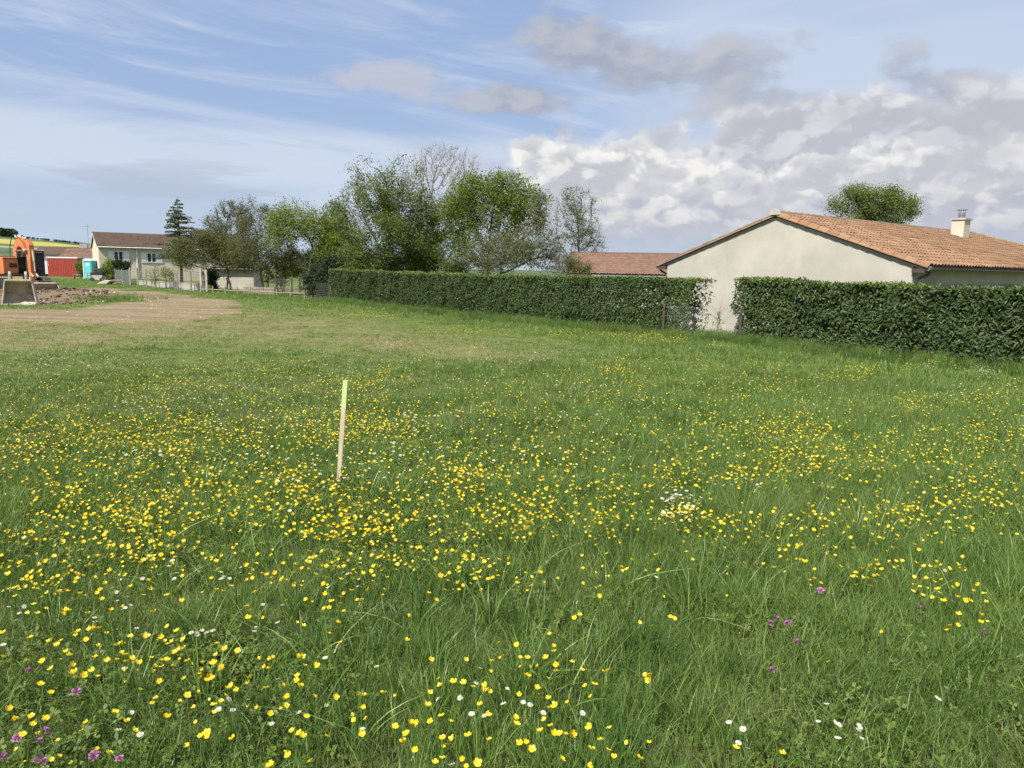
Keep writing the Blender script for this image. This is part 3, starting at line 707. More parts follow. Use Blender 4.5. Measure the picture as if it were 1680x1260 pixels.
def make_hedge(label, pxa, pxb, h, thick, dens, ragged_a, ragged_b, leaf):
    a, b_ = hl(pxa), hl(pxb); Ln = (b_ - a).length; u = np.array((b_ - a).normalized()[:]); nb = np.array(hn[:])
    t = empty('laurel_hedge', on_ground(a)); tag(t, label, 'hedge')
    n = int(Ln * (h * 1.25 + thick) * dens); f = RNG.random(n)
    s_ = RNG.random(n) * Ln; kind_ = RNG.choice(4, n, p=[.56, .20, .16, .08])
    y_ = np.where(kind_ == 0, np.abs(RNG.normal(0, .10, n)), np.where(kind_ == 2, thick - np.abs(RNG.normal(0, .1, n)), RNG.random(n) * thick))
    z_ = np.where(kind_ == 1, h - np.abs(RNG.normal(0, .06, n)), h * RNG.random(n) ** .9)
    bulge = (fbm(s_, z_, .9, 3) - .5) * .50 + (fbm(s_, z_, .30, 7) - .5) * .20; y_ = y_ - bulge
    z_ = z_ + (fbm(s_, s_ * 0, 1.1, 5) - .5) * .26 * (z_ > h * .8)
    # ragged ends: loose shoots with gaps
    keep = np.ones(n, bool)
    for rg, dist in ((ragged_a, s_), (ragged_b, Ln - s_)):
        if rg:
            nn_ = fbm(s_ * 1.0 + y_, z_, .38, 13 + rg); keep &= (nn_ + dist / 1.5 * .55 > .26 + .06 * (z_ < h * .5))
            keep &= dist > .35 * (fbm(z_, z_ * 0, .45, 17 + rg))
    keep &= fbm(s_, z_, .26, 41) > .20
    keep &= RNG.random(n) > .75 * (z_ < .18)
    s_, y_, z_, kind_ = s_[keep], y_[keep], z_[keep], kind_[keep]; n = len(s_)
    base = np.array(a[:2]); xy = base[None] + u[None, :2] * s_[:, None] + nb[None, :2] * y_[:, None]
    zg = gz(xy[:, 0], xy[:, 1]); o3 = np.array(t.location[:])
    pos = np.column_stack([xy, zg + z_]) - o3
    nr_ = np.where(kind_[:, None] == 0, -nb[None] + [[0, 0, .45]], np.where(kind_[:, None] == 1, [[0, 0, 1.0]], np.where(kind_[:, None] == 2, nb[None] + [[0, 0, .3]], RNG.normal(0, 1, (n, 3)))))
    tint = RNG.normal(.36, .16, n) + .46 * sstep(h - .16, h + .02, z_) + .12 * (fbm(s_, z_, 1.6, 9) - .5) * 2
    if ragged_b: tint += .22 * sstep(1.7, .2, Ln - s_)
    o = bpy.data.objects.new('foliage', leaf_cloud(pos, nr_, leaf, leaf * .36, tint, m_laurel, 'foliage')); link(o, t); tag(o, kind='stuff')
    n2 = int(Ln * h * 210); s2 = RNG.uniform(.2, Ln - .2, n2); z2 = RNG.uniform(.05, h - .12, n2); y2 = thick * RNG.uniform(.3, .7, n2); kp = np.ones(n2, bool)
    if ragged_a: kp &= s2 > .45 + .8 * RNG.random(n2)
    if ragged_b: kp &= Ln - s2 > .22 + .35 * RNG.random(n2)
    kp &= fbm(s2, z2, .22, 43) > .20
    s2, y2, z2 = s2[kp], y2[kp], z2[kp]; xy2 = base[None] + u[None, :2] * s2[:, None] + nb[None, :2] * y2[:, None]
    p2 = np.column_stack([xy2, gz(xy2[:, 0], xy2[:, 1]) + z2]) - o3
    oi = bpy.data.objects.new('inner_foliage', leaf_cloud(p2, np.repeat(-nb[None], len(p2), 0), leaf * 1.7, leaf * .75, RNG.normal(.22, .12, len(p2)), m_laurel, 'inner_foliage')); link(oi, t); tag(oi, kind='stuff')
    br = MB()
    for k in range(int(Ln * 2.2)):
        ss = random.uniform(.1, Ln - .1); yy = thick * random.uniform(.35, .65); p = Vector(base.tolist() + [0]) + Vector(u) * ss + hn * yy; zz = gzf(p.x, p.y); p = Vector((p.x, p.y, zz)) - t.location
        ps = [p]; 
        for m_ in range(4): ps.append(ps[-1] + Vector((random.uniform(-.14, .14), random.uniform(-.14, .14), h * .235)))
        br.tube(ps, [.022, .018, .014, .010, .006], 5)
    st_ = br.build('stems', m_bark, t); tag(st_, kind='stuff')
    return t
make_hedge('long clipped hedge running from the trees to the gap before the gable wall', 540, 1140, 1.98, 1.15, 950, 0, 1, .115)
make_hedge('clipped dark hedge at the right edge of the meadow before the orange roof', 1194, 2150, 1.95, 1.1, 1150, 2, 0, .135)
# @@PART3

# ------------------------------------------------------------------ trees
m_leafs = {
    'olive': leaf_mat('olive_leaves', [(0.068, 0.084, 0.026), (0.140, 0.158, 0.052), (0.24, 0.25, 0.10)], .5, .6, wscale=.7),
    'fresh': leaf_mat('fresh_green_leaves', [(0.080, 0.125, 0.018), (0.170, 0.235, 0.032), (0.28, 0.35, 0.065)], .5, .5, wscale=.7),
    'mid': leaf_mat('mid_green_leaves', [(0.066, 0.100, 0.026), (0.140, 0.185, 0.050), (0.24, 0.28, 0.09)], .5, .5, wscale=.7),
    'grey': leaf_mat('grey_green_leaves', [(0.075, 0.100, 0.034), (0.145, 0.175, 0.060), (0.24, 0.27, 0.11)], .5, .5, wscale=.7),
    'dark': leaf_mat('dark_evergreen_leaves', [(0.010, 0.022, 0.010), (0.022, 0.045, 0.016), (0.045, 0.075, 0.025)], .15, .6, wscale=.7),
    'purple': leaf_mat('purple_leaves', [(0.020, 0.012, 0.014), (0.040, 0.022, 0.026), (0.07, 0.045, 0.045)], .2, .6, wscale=.7),
    'needle': leaf_mat('conifer_needles', [(0.050, 0.070, 0.030), (0.10, 0.125, 0.055), (0.18, 0.19, 0.095)], .15, .6, wscale=1.0),
    'lime': leaf_mat('light_green_leaves', [(0.10, 0.15, 0.03), (0.17, 0.23, 0.05), (0.25, 0.31, 0.08)], .4, .5, wscale=1.0),
    'brown': leaf_mat('brown_buds', [(0.10, 0.08, 0.05), (0.16, 0.13, 0.08), (0.20, 0.20, 0.10)], .3, .6, wscale=1.0),
    'blossom': leaf_mat('white_pink_blossom', [(0.42, 0.36, 0.34), (0.60, 0.56, 0.52)], .4, .6),
}
def colonize(start, attr, step, di, dk, iters=130):
    nodes = [np.array(p) for p in start]; par = [-1] + list(range(len(start) - 1)); attr = attr.copy()
    N = np.array(nodes); near = np.full(len(attr), -1); nd = np.full(len(attr), 1e9); first = 0
    for it in range(iters):
        new = N[first:]
        if len(new):
            dd = np.linalg.norm(attr[:, None] - new[None], axis=2); k = dd.argmin(1); dm = dd[np.arange(len(attr)), k]
            u = dm < nd; nd[u] = dm[u]; near[u] = k[u] + first
        first = len(N)
        alive = nd > dk; attr, nd, near = attr[alive], nd[alive], near[alive]
        if not len(attr): break
        act = nd < di
        if not act.any(): act = nd <= nd.min() + step
        grow = {}
        dirs = (attr[act] - N[near[act]]); dirs /= np.linalg.norm(dirs, axis=1)[:, None] + 1e-9
        uq, inv = np.unique(near[act], return_inverse=True); sm_ = np.zeros((len(uq), 3)); np.add.at(sm_, inv, dirs)
        sm_ += RNG.normal(0, .18, sm_.shape); sm_ /= np.linalg.norm(sm_, axis=1)[:, None] + 1e-9
        nn_ = N[uq] + sm_ * step
        # avoid duplicates
        if first > 6000: break
        N = np.vstack([N, nn_]); par += list(uq)
    return N, np.array(par)
def limb_mesh(N, par, r_tip, mat, name, expo=2.35, rmax=None, ns=5):
    n = len(N); kids = np.zeros(n, int); acc = np.zeros(n)
    for k in range(n - 1, 0, -1):
        if kids[k] == 0: acc[k] = r_tip ** expo
        acc[par[k]] += acc[k]; kids[par[k]] += 1
    if kids[0] == 0: acc[0] = r_tip ** expo
    rr_ = acc ** (1 / expo)
    if rmax and rr_[0] > rmax: rr_ = r_tip + (rr_ - r_tip) * (rmax - r_tip) / (rr_[0] - r_tip)
    c = np.arange(1, n); p = par[1:]; d = N[c] - N[p]; L_ = np.linalg.norm(d, axis=1)[:, None] + 1e-9; d = d / L_
    ref = np.where(np.abs(d[:, 2:3]) < .9, [[0, 0, 1.0]], [[1.0, 0, 0]]); u = np.cross(d, ref); u /= np.linalg.norm(u, axis=1)[:, None]; v = np.cross(d, u)
    an = np.arange(ns) * 2 * np.pi / ns
    ring = u[:, None] * np.cos(an)[None, :, None] + v[:, None] * np.sin(an)[None, :, None]
    rp_ = np.minimum(rr_[p], rr_[c] * 1.6)[:, None, None]
    A_ = N[p][:, None] - d[:, None] * .0 + ring * rp_; B_ = N[c][:, None] + d[:, None] * L_[:, None] * .06 + ring * rr_[c][:, None, None]
    V_ = np.concatenate([A_, B_], 1).reshape(-1, 3); b_ = (np.arange(len(c)) * 2 * ns)[:, None]
    F_ = np.concatenate([b_ + np.array([[k, (k + 1) % ns, ns + (k + 1) % ns, ns + k]]) for k in range(ns)], 0)
    return npmesh(name, V_, F_, mat, smooth=True), rr_, kids
def small_leaves(pos, size, tint, mat, name, up=.3):
    n = len(pos); nrm = RNG.normal(0, 1, (n, 3)) + [0, 0, up]; nrm /= np.linalg.norm(nrm, axis=1)[:, None]
    d = RNG.normal(0, 1, (n, 3)); d -= nrm * (d * nrm).sum(1)[:, None]; d /= np.linalg.norm(d, axis=1)[:, None]; s_ = np.cross(nrm, d)
    L_ = (size * RNG.uniform(.55, 1.3, n))[:, None]
    V_ = np.stack([pos - d * L_ * .5, pos + s_ * L_ * .30, pos + d * L_ * .5 + nrm * L_ * .1, pos - s_ * L_ * .30], 1).reshape(-1, 3); b_ = (np.arange(n) * 4)[:, None]
    F_ = np.concatenate([b_ + np.array([[0, 1, 2]]), b_ + np.array([[0, 2, 3]])], 1).reshape(-1, 3)
    return npmesh(name, V_, F_, mat, np.repeat(tint, 2))

LEAF_K = 2.2
def tree(name, label, D, base_px, blobs, nattr, leafk, nleaf, size, bark=None, r_tip=.012, rmax=.16, sig=.22, stems=1, step=.32, tipw=0, extra=None, group=None, zbase=None, bare_top=None, dy=.75, trunk_to=None, seed=0, shell=.45, inner=0.0, cat='tree'):
    """blobs: (px,py,rx,ry,weight[,depth offset]) in photo pixels at distance D, each a real ellipsoid crown mass"""
    global RNG
    nleaf = int(nleaf * LEAF_K); size *= 1.12
    RNG = np.random.default_rng(seed + 100); random.seed(seed)
    bp = at(base_px, 470, D); zb = gzf(bp.x, bp.y) if zbase is None else zbase; bp = np.array([bp.x, bp.y, zb])
    t = empty(name, Vector(bp)); tag(t, label, cat, group)
    at_l = []; wsum = sum(b_[4] for b_ in blobs); k_ = D / F
    for b_ in blobs:
        c_ = np.array(at(b_[0], b_[1], D + (b_[5] if len(b_) > 5 else 0))[:]) - bp; m_ = int(nattr * b_[4] / wsum)
        v_ = RNG.normal(0, 1, (m_, 3)); v_ /= np.linalg.norm(v_, axis=1)[:, None]; v_ *= (RNG.random(m_) ** shell)[:, None]
        at_l.append(c_ + v_ * [b_[2] * k_, min(b_[2], b_[3]) * k_ * dy, b_[3] * k_])
    at_ = np.vstack(at_l); at_ = at_[at_[:, 2] > .25]
    cz = at_[:, 2].min(); cen = at_.mean(0)
    th = max(.4, min(cz * 1.0, cen[2] * .7)) if trunk_to is None else trunk_to
    tr = []; nst = max(3, int(th / step)); lean = cen[:2] * .35 * th / max(cen[2], .1)
    for k in range(nst + 1):
        f_ = k / nst; tr.append([lean[0] * f_ + .05 * math.sin(f_ * 7 + seed), lean[1] * f_ + .05 * math.cos(f_ * 5 + seed), th * f_])
    N, par = colonize(tr, at_, step, step * 9, step * 1.35)
    if stems > 1:       # extra stems from the ground: join to nearest low nodes
        add = []; ap = []
        low = np.argsort(np.linalg.norm(N - np.array([0, 0, th]), axis=1))
        base_i = 0
        for s_ in range(stems - 1):
            tgt = low[min(len(low) - 1, 5 + s_ * 9)]; st0 = np.array([random.uniform(-.35, .35), random.uniform(-.3, .3), 0.0]); prev = 0
            N = np.vstack([N, st0]); par = np.append(par, 0); prev = len(N) - 1
            tp = N[tgt]
            for k in range(1, 5):
                N = np.vstack([N, st0 + (tp - st0) * k / 4 + RNG.normal(0, .04, 3)]); par = np.append(par, prev); prev = len(N) - 1
    lm, rr_, kids = limb_mesh(N, par, r_tip, bark or m_bark, 'trunk', rmax=rmax)
    o = bpy.data.objects.new('trunk', lm); link(o, t)
    tips = np.where((rr_ < r_tip * (2.4 if kids is not None else 9)) & (N[:, 2] > th * .6))[0]
    if tipw:        # fine bare twigs
        m_ = tipw; s0 = N[RNG.choice(tips, m_)]; out_ = s0 - cen * [1, 1, .8]; out_ /= np.linalg.norm(out_, axis=1)[:, None]
        dd = out_ * .8 + RNG.normal(0, .55, (m_, 3)) + [0, 0, .35]; dd /= np.linalg.norm(dd, axis=1)[:, None]; L_ = RNG.uniform(.25, .75, m_)[:, None]
        s_ = np.cross(dd, RNG.normal(0, 1, (m_, 3))); s_ /= np.linalg.norm(s_, axis=1)[:, None]; q_ = np.cross(dd, s_); r0 = r_tip * .75
        V_ = np.stack([s0 + s_ * r0, s0 - s_ * r0 * .5 + q_ * r0 * .8, s0 - s_ * r0 * .5 - q_ * r0 * .8, s0 + dd * L_], 1).reshape(-1, 3); b_ = (np.arange(m_) * 4)[:, None]
        F_ = np.concatenate([b_ + np.array([[0, 1, 3]]), b_ + np.array([[1, 2, 3]]), b_ + np.array([[2, 0, 3]])], 1).reshape(-1, 3)
        ot = bpy.data.objects.new('twigs', npmesh('twigs', V_, F_, bark or m_bark)); link(ot, t); tag(ot, kind='stuff')
        twigend = s0 + dd * L_ * RNG.random((m_, 1))
    else: twigend = None
    if nleaf:
        src = N[tips]
        # keep clumps: weight each tip by noise so that light and dark, dense and open parts form
        wgt = .12 + np.clip((fbm(src[:, 0] + src[:, 2] * .6, src[:, 1] + src[:, 2], 1.3, seed) - .33) * 4, 0, 1.6)
        if bare_top is not None: wgt *= 1 - sstep(bare_top[0], bare_top[1], src[:, 2]) * bare_top[2]
        wgt /= wgt.sum(); pk = RNG.choice(len(src), nleaf, p=wgt)
        if twigend is not None and inner < .5: 
            alt = RNG.random(nleaf) < .5
        pos = src[pk] + RNG.normal(0, sig, (nleaf, 3)) * [1, 1, .8]
        tint = RNG.normal(.52, .17, nleaf) + .25 * (fbm(pos[:, 0] + pos[:, 2], pos[:, 1] + pos[:, 2], 1.0, seed + 3) - .5)
        oc = bpy.data.objects.new('crown', small_leaves(pos, size, tint, m_leafs[leafk], 'crown')); link(oc, t); tag(oc, kind='stuff')
    if extra:           # (kind, count, size, zmax fraction)
        for nm, kk, cnt, sz, zlo, zhi in extra:
            H_ = N[:, 2].max(); sel = tips[(N[tips][:, 2] > zlo * H_) & (N[tips][:, 2] < zhi * H_)]
            if not len(sel): continue
            pos = N[RNG.choice(sel, cnt)] + RNG.normal(0, .18, (cnt, 3))
            oc = bpy.data.objects.new(nm, small_leaves(pos, sz, RNG.normal(.5, .25, cnt), m_leafs[kk], nm)); link(oc, t); tag(oc, kind='stuff')
    return t

# large grey-green tree, its airy top mixing with the bare one
tree('leafy_tree', 'tall grey green tree with several trunks, airy top, left of the bare tree', 50, 640,
     [(640, 365, 88, 75, 5), (625, 310, 55, 40, 1.6), (600, 285, 30, 28, .5), (660, 290, 40, 38, .8), (575, 345, 32, 45, .9), (690, 400, 45, 38, .9), (600, 425, 62, 34, 1.8), (660, 430, 50, 26, 1.2)],
     2300, 'mid', 19000, .115, m_bark, .011, .15, .26, 3, .30, tipw=900, seed=1, bare_top=(5.5, 8.2, .75))
tree('bare_tree', 'tall pale branched tree without leaves at the top of the tree row', 54, 702,
     [(728, 276, 54, 40, 4), (765, 295, 28, 45, 1.4), (688, 300, 32, 40, 1), (715, 350, 38, 45, .9)],
     2300, 'mid', 1500, .10, m_palebark, .0095, .14, .3, 1, .25, tipw=3000, seed=2, bare_top=(3.4, 4.8, 1.0), trunk_to=3.2)
tree('green_tree', 'young green tree with open crown under the bare tree', 51, 712,
     [(715, 400, 42, 42, 2), (690, 380, 30, 30, 1), (745, 370, 30, 50, 1)], 700, 'mid', 4300, .11, m_bark, .011, .10, .26, 1, .3, tipw=300, seed=3)
tree('leafy_tree', 'bright green tree with blossom among its lower branches, right of the bare tree', 47, 800,
     [(790, 335, 62, 48, 4), (850, 335, 40, 40, 2), (822, 305, 50, 24, 1.6), (745, 350, 26, 38, .9), (810, 400, 70, 42, 2.6), (880, 350, 22, 38, .7)],
     2000, 'fresh', 13000, .11, m_bark, .011, .15, .25, 3, .29, tipw=1100, seed=4, extra=[('blossom', 'blossom', 800, .07, .05, .62), ('inner_leaves', 'mid', 6500, .11, .05, .72)])
tree('blossom_tree', 'dark twiggy tree with sparse white blossom leaning over the hedge', 44, 815,
     [(820, 415, 55, 34, 2.4), (880, 400, 42, 40, 1.8), (905, 430, 38, 18, 1), (775, 425, 28, 22, .7), (885, 340, 18, 28, .4)],
     1300, 'grey', 4200, .085, m_bark, .010, .13, .22, 3, .26, tipw=2200, seed=5, extra=[('blossom', 'blossom', 800, .06, .1, 1.0)])
tree('sparse_tree', 'slender tree with thin spring leaves standing alone above the dull red roof', 68, 948,
     [(945, 340, 36, 34, 3), (950, 385, 40, 40, 2.4), (975, 400, 18, 34, .7), (915, 390, 16, 36, .6)],
     1250, 'grey', 3600, .105, m_bark, .014, .17, .26, 1, .40, tipw=1500, seed=6)
tree('fresh_tree', 'fresh green tree on a thin leaning dark trunk beside the left end of the hedge', 52, 512,
     [(485, 360, 40, 34, 3), (450, 380, 24, 26, 1), (515, 375, 26, 30, 1), (540, 410, 26, 28, 1.3), (470, 340, 18, 18, .5)],
     1000, 'fresh', 6200, .105, m_bark, .011, .11, .24, 3, .28, tipw=500, seed=7, trunk_to=2.6)
tree('dark_conifer', 'dark evergreen tree squeezed between two green trees left of the hedge', 54, 558,
     [(550, 375, 20, 42, 2), (562, 425, 34, 45, 3)], 700, 'dark', 9000, .12, m_bark, .012, .12, .28, 1, .3, seed=8)
tree('leafy_tree', 'low green bushy tree with rounded top above the hedge end', 53, 545,
     [(548, 365, 28, 30, 1.6), (575, 400, 26, 40, 1.4), (535, 430, 28, 26, 1)], 600, 'fresh', 4200, .105, m_bark, .011, .1, .24, 2, .3, tipw=200, seed=9)
tree('olive_tree', 'bushy olive brown tree with many pale branches before the fence, right of the forked tree', 56, 430,
     [(425, 385, 34, 45, 2.2), (405, 350, 20, 26, .6), (445, 410, 38, 38, 1.8), (400, 415, 28, 32, 1.3), (480, 440, 30, 20, .5)],
     1500, 'olive', 6500, .10, m_bark, .010, .10, .24, 4, .28, tipw=2300, seed=10)
tree('forked_tree', 'low olive green fruit tree with forked dark trunk in front of the shuttered house', 60, 378,
     [(345, 405, 44, 30, 2.2), (310, 415, 32, 28, 1.2), (390, 410, 40, 32, 1.8), (350, 430, 60, 16, .9), (375, 375, 30, 16, .5)],
     1400, 'olive', 9800, .105, m_bark, .011, .16, .22, 3, .28, tipw=700, seed=11, extra=[('blossom', 'blossom', 420, .08, .2, .9)], trunk_to=1.3)
tree('open_tree', 'taller dark leaved tree with bare pinkish twigs at the top, behind the forked tree', 66, 372,
     [(360, 370, 26, 26, 1.6), (375, 345, 22, 18, .6), (398, 365, 20, 28, .7)], 560, 'olive', 2200, .12, m_bark, .012, .13, .2, 1, .33, tipw=1700, seed=12)
tree('purple_tree', 'small dark purple leaved tree peeping over the forked tree', 70, 335, [(332, 388, 30, 12, 2), (350, 396, 25, 14, 1)], 420, 'purple', 3600, .12, m_bark, .012, .1, .22, 1, .33, seed=13)
tree('round_tree', 'dark green willowy tree rising behind the orange tiled roof', 62, 1432,
     [(1430, 335, 62, 32, 3), (1380, 345, 26, 16, .8), (1482, 345, 24, 28, 1), (1430, 370, 55, 30, 1.4), (1435, 315, 42, 14, .8)],
     1700, 'mid', 15000, .12, m_bark, .013, .2, .30, 1, .38, tipw=500, seed=14)
# shrubs behind and beside the hedge
tree('shrub', 'green shrub with open sky above it just behind the middle of the long hedge', 48, 748, [(748, 435, 26, 18, 2)], 260, 'mid', 2200, .09, m_bark, .009, .05, .18, 2, .26, seed=15, cat='shrub')
tree('shrub', 'brownish shrub behind the long hedge where the dull red roof begins', 40, 930, [(930, 435, 24, 16, 2), (955, 445, 18, 10, .6)], 300, 'olive', 1500, .08, m_bark, .009, .05, .18, 2, .26, tipw=500, seed=16, cat='shrub')
tree('shrub', 'dark tangled undergrowth at the left end of the long hedge', 50, 528, [(525, 455, 22, 28, 2), (505, 470, 16, 14, .7), (545, 440, 18, 24, .8)], 420, 'dark', 4200, .10, m_bark, .010, .06, .2, 4, .26, tipw=600, seed=17, cat='shrub')
tree('shrub', 'thin pale shrub growing against the wire fence before the shuttered house', 64, 255, [(255, 448, 20, 12, 2), (275, 452, 12, 12, 1)], 260, 'lime', 620, .09, m_palebark, .008, .03, .16, 3, .26, tipw=420, seed=18, cat='shrub')
tree('shrub', 'light green shrub between the red cabin and the turquoise toilet', 96, 134, [(134, 437, 8, 12, 2)], 160, 'lime', 2200, .14, m_bark, .012, .05, .2, 2, .3, seed=19, cat='shrub')
tree('shrub', 'light green conifer shrub between the turquoise toilet and the green screen', 78, 176, [(174, 442, 8, 16, 2), (184, 444, 8, 15, 1.5)], 320, 'lime', 4600, .12, m_bark, .012, .05, .16, 2, .3, seed=20, cat='shrub')
tree('shrub', 'short dark clipped shrub over the green screen fence below the white shutters', 74, 200, [(194, 434, 9, 8, 2), (206, 434, 9, 8, 2)], 260, 'dark', 3600, .11, m_bark, .012, .05, .14, 2, .3, seed=21, cat='shrub')
tree('shrub', 'small dark ivy bush at the foot of the fence, left of the beige wall', 62, 352, [(348, 455, 9, 13, 2)], 160, 'dark', 1800, .10, m_bark, .010, .04, .16, 2, .28, seed=22, cat='shrub')

tree('shrub', 'dense green bush filling the space under the tall grey green tree behind the hedge', 51, 612, [(600, 430, 50, 22, 2), (650, 436, 45, 16, 1.4)], 420, 'mid', 5200, .10, m_bark, .010, .06, .22, 4, .28, tipw=300, seed=30, cat='shrub')
tree('shrub', 'fresh green bush under the young green tree behind the hedge', 50, 700, [(695, 432, 34, 18, 2)], 300, 'fresh', 2400, .10, m_bark, .010, .06, .2, 3, .28, tipw=200, seed=31, cat='shrub')
tree('shrub', 'brownish green thicket behind the planter under the olive brown tree', 58, 462, [(455, 440, 40, 22, 2), (490, 430, 26, 24, 1)], 460, 'olive', 5200, .10, m_bark, .010, .06, .22, 5, .28, tipw=900, seed=32, cat='shrub')
tree('shrub', 'dark green thicket filling the gap beneath the fresh green tree', 56, 535, [(530, 430, 26, 30, 2), (575, 435, 30, 22, 1)], 420, 'dark', 5000, .11, m_bark, .010, .06, .22, 4, .28, tipw=200, seed=33, cat='shrub')
tree('sapling', 'thin leafy sapling growing by the wire fence in the hedge gap', 25.5, 1180, [(1178, 528, 9, 22, 2), (1190, 545, 9, 9, 1)], 60, 'fresh', 30, .07, m_bark, .006, .012, .07, 3, .14, tipw=30, seed=34, cat='sapling')
# tall sparse conifer with drooping whorls
def conifer():
    global RNG
    RNG = np.random.default_rng(77); D = 74; bp = at(298, 460, D); zb = gzf(bp.x, bp.y); t = empty('cedar_tree', (bp.x, bp.y, zb))
    tag(t, 'tall thin conifer with drooping layered branches behind the shuttered house roof end', 'tree')
    Hh = at(297, 323, D).z - zb; N = []; E = []; lv = []
    m_ = MB().tube([(0, 0, 0), (.05, 0, Hh * .4), (-.02, 0, Hh * .75), (0, 0, Hh)], [.17, .12, .06, .012], 7)
    z = Hh * .30
    while z < Hh * .97:
        f_ = (z / Hh - .28) / .72; L0 = 2.45 * (1 - f_) ** .75 + .12; n_ = 5 if f_ < .8 else 3
        for k in range(n_):
            a = random.uniform(0, 6.28); L_ = L0 * random.uniform(.45, 1.15); zj = z + random.uniform(-.16, .16); ps = [Vector((0, 0, zj))]
            for s_ in range(1, 7):
                u = s_ / 6; ps.append(Vector((math.cos(a) * L_ * u, math.sin(a) * L_ * u, zj + L_ * (.34 * u - .30 * u * u))))
            m_.tube(ps, [.03, .025, .02, .016, .012, .008, .005], 4, False)
            for s_ in range(int(L_ * 85)):
                u = random.uniform(.2, 1); i_ = min(5, int(u * 6)); p = ps[i_].lerp(ps[i_ + 1], u * 6 - i_); sd_ = random.uniform(-1, 1) * .28 * (1 - .45 * u) * L_ ** .5
                lv.append((p.x - math.sin(a) * sd_, p.y + math.cos(a) * sd_, p.z - abs(sd_) * .35 + random.gauss(0, .035)))
        z += random.uniform(.20, .32)
    o = m_.build('trunk', m_bark, t, smooth=True); pos = np.array(lv)
    oc = bpy.data.objects.new('crown', small_leaves(pos, .15, RNG.normal(.5, .2, len(pos)), m_leafs['needle'], 'crown')); link(oc, t); tag(oc, kind='stuff')
conifer()

# far wood on the hill at the left, and thin hedgerows
def far_wood(name, label, az0, az1, r0, r1, n, hh):
    global RNG
    RNG = np.random.default_rng(int(r0)); P_ = []
    for k in range(n):
        a = rad(random.uniform(az0, az1)); r_ = random.uniform(r0, r1); x, y = r_ * math.sin(a), r_ * math.cos(a); z = gzf(x, y); m_ = 60; v = RNG.normal(0, 1, (m_, 3)); v /= np.linalg.norm(v, axis=1)[:, None]
        P_.append(np.array([x, y, z + hh * .5]) + v * [hh * .55, hh * .55, hh * .5] * RNG.random((m_, 1)) ** .3)
    pos = np.vstack(P_); o = bpy.data.objects.new(name, small_leaves(pos, hh * .32, RNG.normal(.4, .2, len(pos)), m_leafs['dark'], name)); link(o)
    tag(o, label, 'woodland', kind='stuff')
far_wood('woodland', 'dark wood on the far hill at the left edge', -40, -33.7, 1330, 1480, 420, 13)
far_wood('hedgerow', 'dark distant hedgerow across the far green hills', -33, -12, 1300, 1420, 420, 3.2)
# @@PART4

# ------------------------------------------------------------------ digger, its buckets and the other things on the building plot
def cyl_ram(mb, a, b_, r1, r2):
    a, b_ = Vector(a), Vector(b_); m_ = a.lerp(b_, .55); mb.tube([a, m_], r1, 8); mb.tube([m_, b_], r2, 8)
def slab(prof, x, w_):    # profile in (y,z), width along x
    return MB().prism(prof, (x - w_ / 2, 0, 0), (0, 1, 0), (0, 0, 1), (w_, 0, 0))
ep = at(30, 462, 58.0); ez = gzf(ep.x, ep.y)
ex = empty('excavator', (ep.x, ep.y, ez), rad(57)); ex.scale = (1.06,) * 3
tag(ex, 'old orange tracked excavator with folded boom standing on the dirt plot at the left edge', 'excavator')
# local frame: -y faces the camera
for sx in (-1, 1):
    pr = [];  L_ = 1.75
    for k in range(9): a = math.pi / 2 + math.pi * k / 8; pr.append((-L_ + .42 * math.cos(a), .44 + .42 * math.sin(a)))
    for k in range(9): a = -math.pi / 2 + math.pi * k / 8; pr.append((L_ + .42 * math.cos(a), .44 + .42 * math.sin(a)))
    tk = slab(pr, sx * 1.05, .55).build('track', m_black, ex, .02)
    sh = MB()
    for k in range(26):
        u = -L_ + 2 * L_ * (k % 13 + .5) / 13; sh.box((sx * 1.05, u, .885 if k < 13 else .005), (.60, .17, .05))
    for e_ in (-1, 1):
        for k in range(5): a = math.pi * (k + .5) / 5 - math.pi / 2; sh.box((sx * 1.05, e_ * (L_ + .44 * math.cos(a)), .44 + .44 * math.sin(a)), (.60, .05 + .1 * abs(math.sin(a)), .05 + .1 * abs(math.cos(a))))
    s_o = sh.build('track_shoes', m_mudsteel, tk); tag(s_o, kind='stuff')
    MB().tube([(sx * .76, -L_, .44), (sx * 1.34, -L_, .44)], .30, 14).tube([(sx * .76, L_, .44), (sx * 1.34, L_, .44)], .30, 14).build('sprocket', m_mudsteel, tk)
MB().box((0, 0, .55), (1.6, 1.8, .35)).tube([(0, 0, .6), (0, 0, 1.0)], .6, 16).build('undercarriage', m_black, ex, .02)
# upper body seen from the front: engine and tool boxes to the viewer's left, cab to the right
hb = MB().box((-.98, .35, 1.72), (.95, 3.3, 1.20)).box((0, 2.0, 1.45), (2.7, 1.2, 1.0)).box((-1.0, 1.2, 2.35), (.85, 1.4, .2)).build('body', m_orange, ex, .05)
MB().box((-.80, -1.31, 1.75), (.50, .03, .30)).build('vent', m_black, hb)
MB().box((-.98, -1.318, 1.16), (.9, .03, .05)).box((-.98, -1.318, 2.22), (.9, .03, .04)).build('panel_trim', m_black, hb)
MB().box((-1.9, .9, 1.75), (.95, 2.4, .95)).build('counterweight', m_orange, ex, .06)
MB().box((0, -.1, 1.06), (2.6, 3.2, .14)).box((.05, .5, 1.75), (1.05, 1.9, 1.25)).build('turntable_and_void_fill', m_black, ex, .02)  # tall black block added to stand in for the dark void beside the boom
cabm = MB()
cx, cw, cy0, cy1, cz0, cz1 = .92, .92, -1.15, .55, 1.1, 2.78
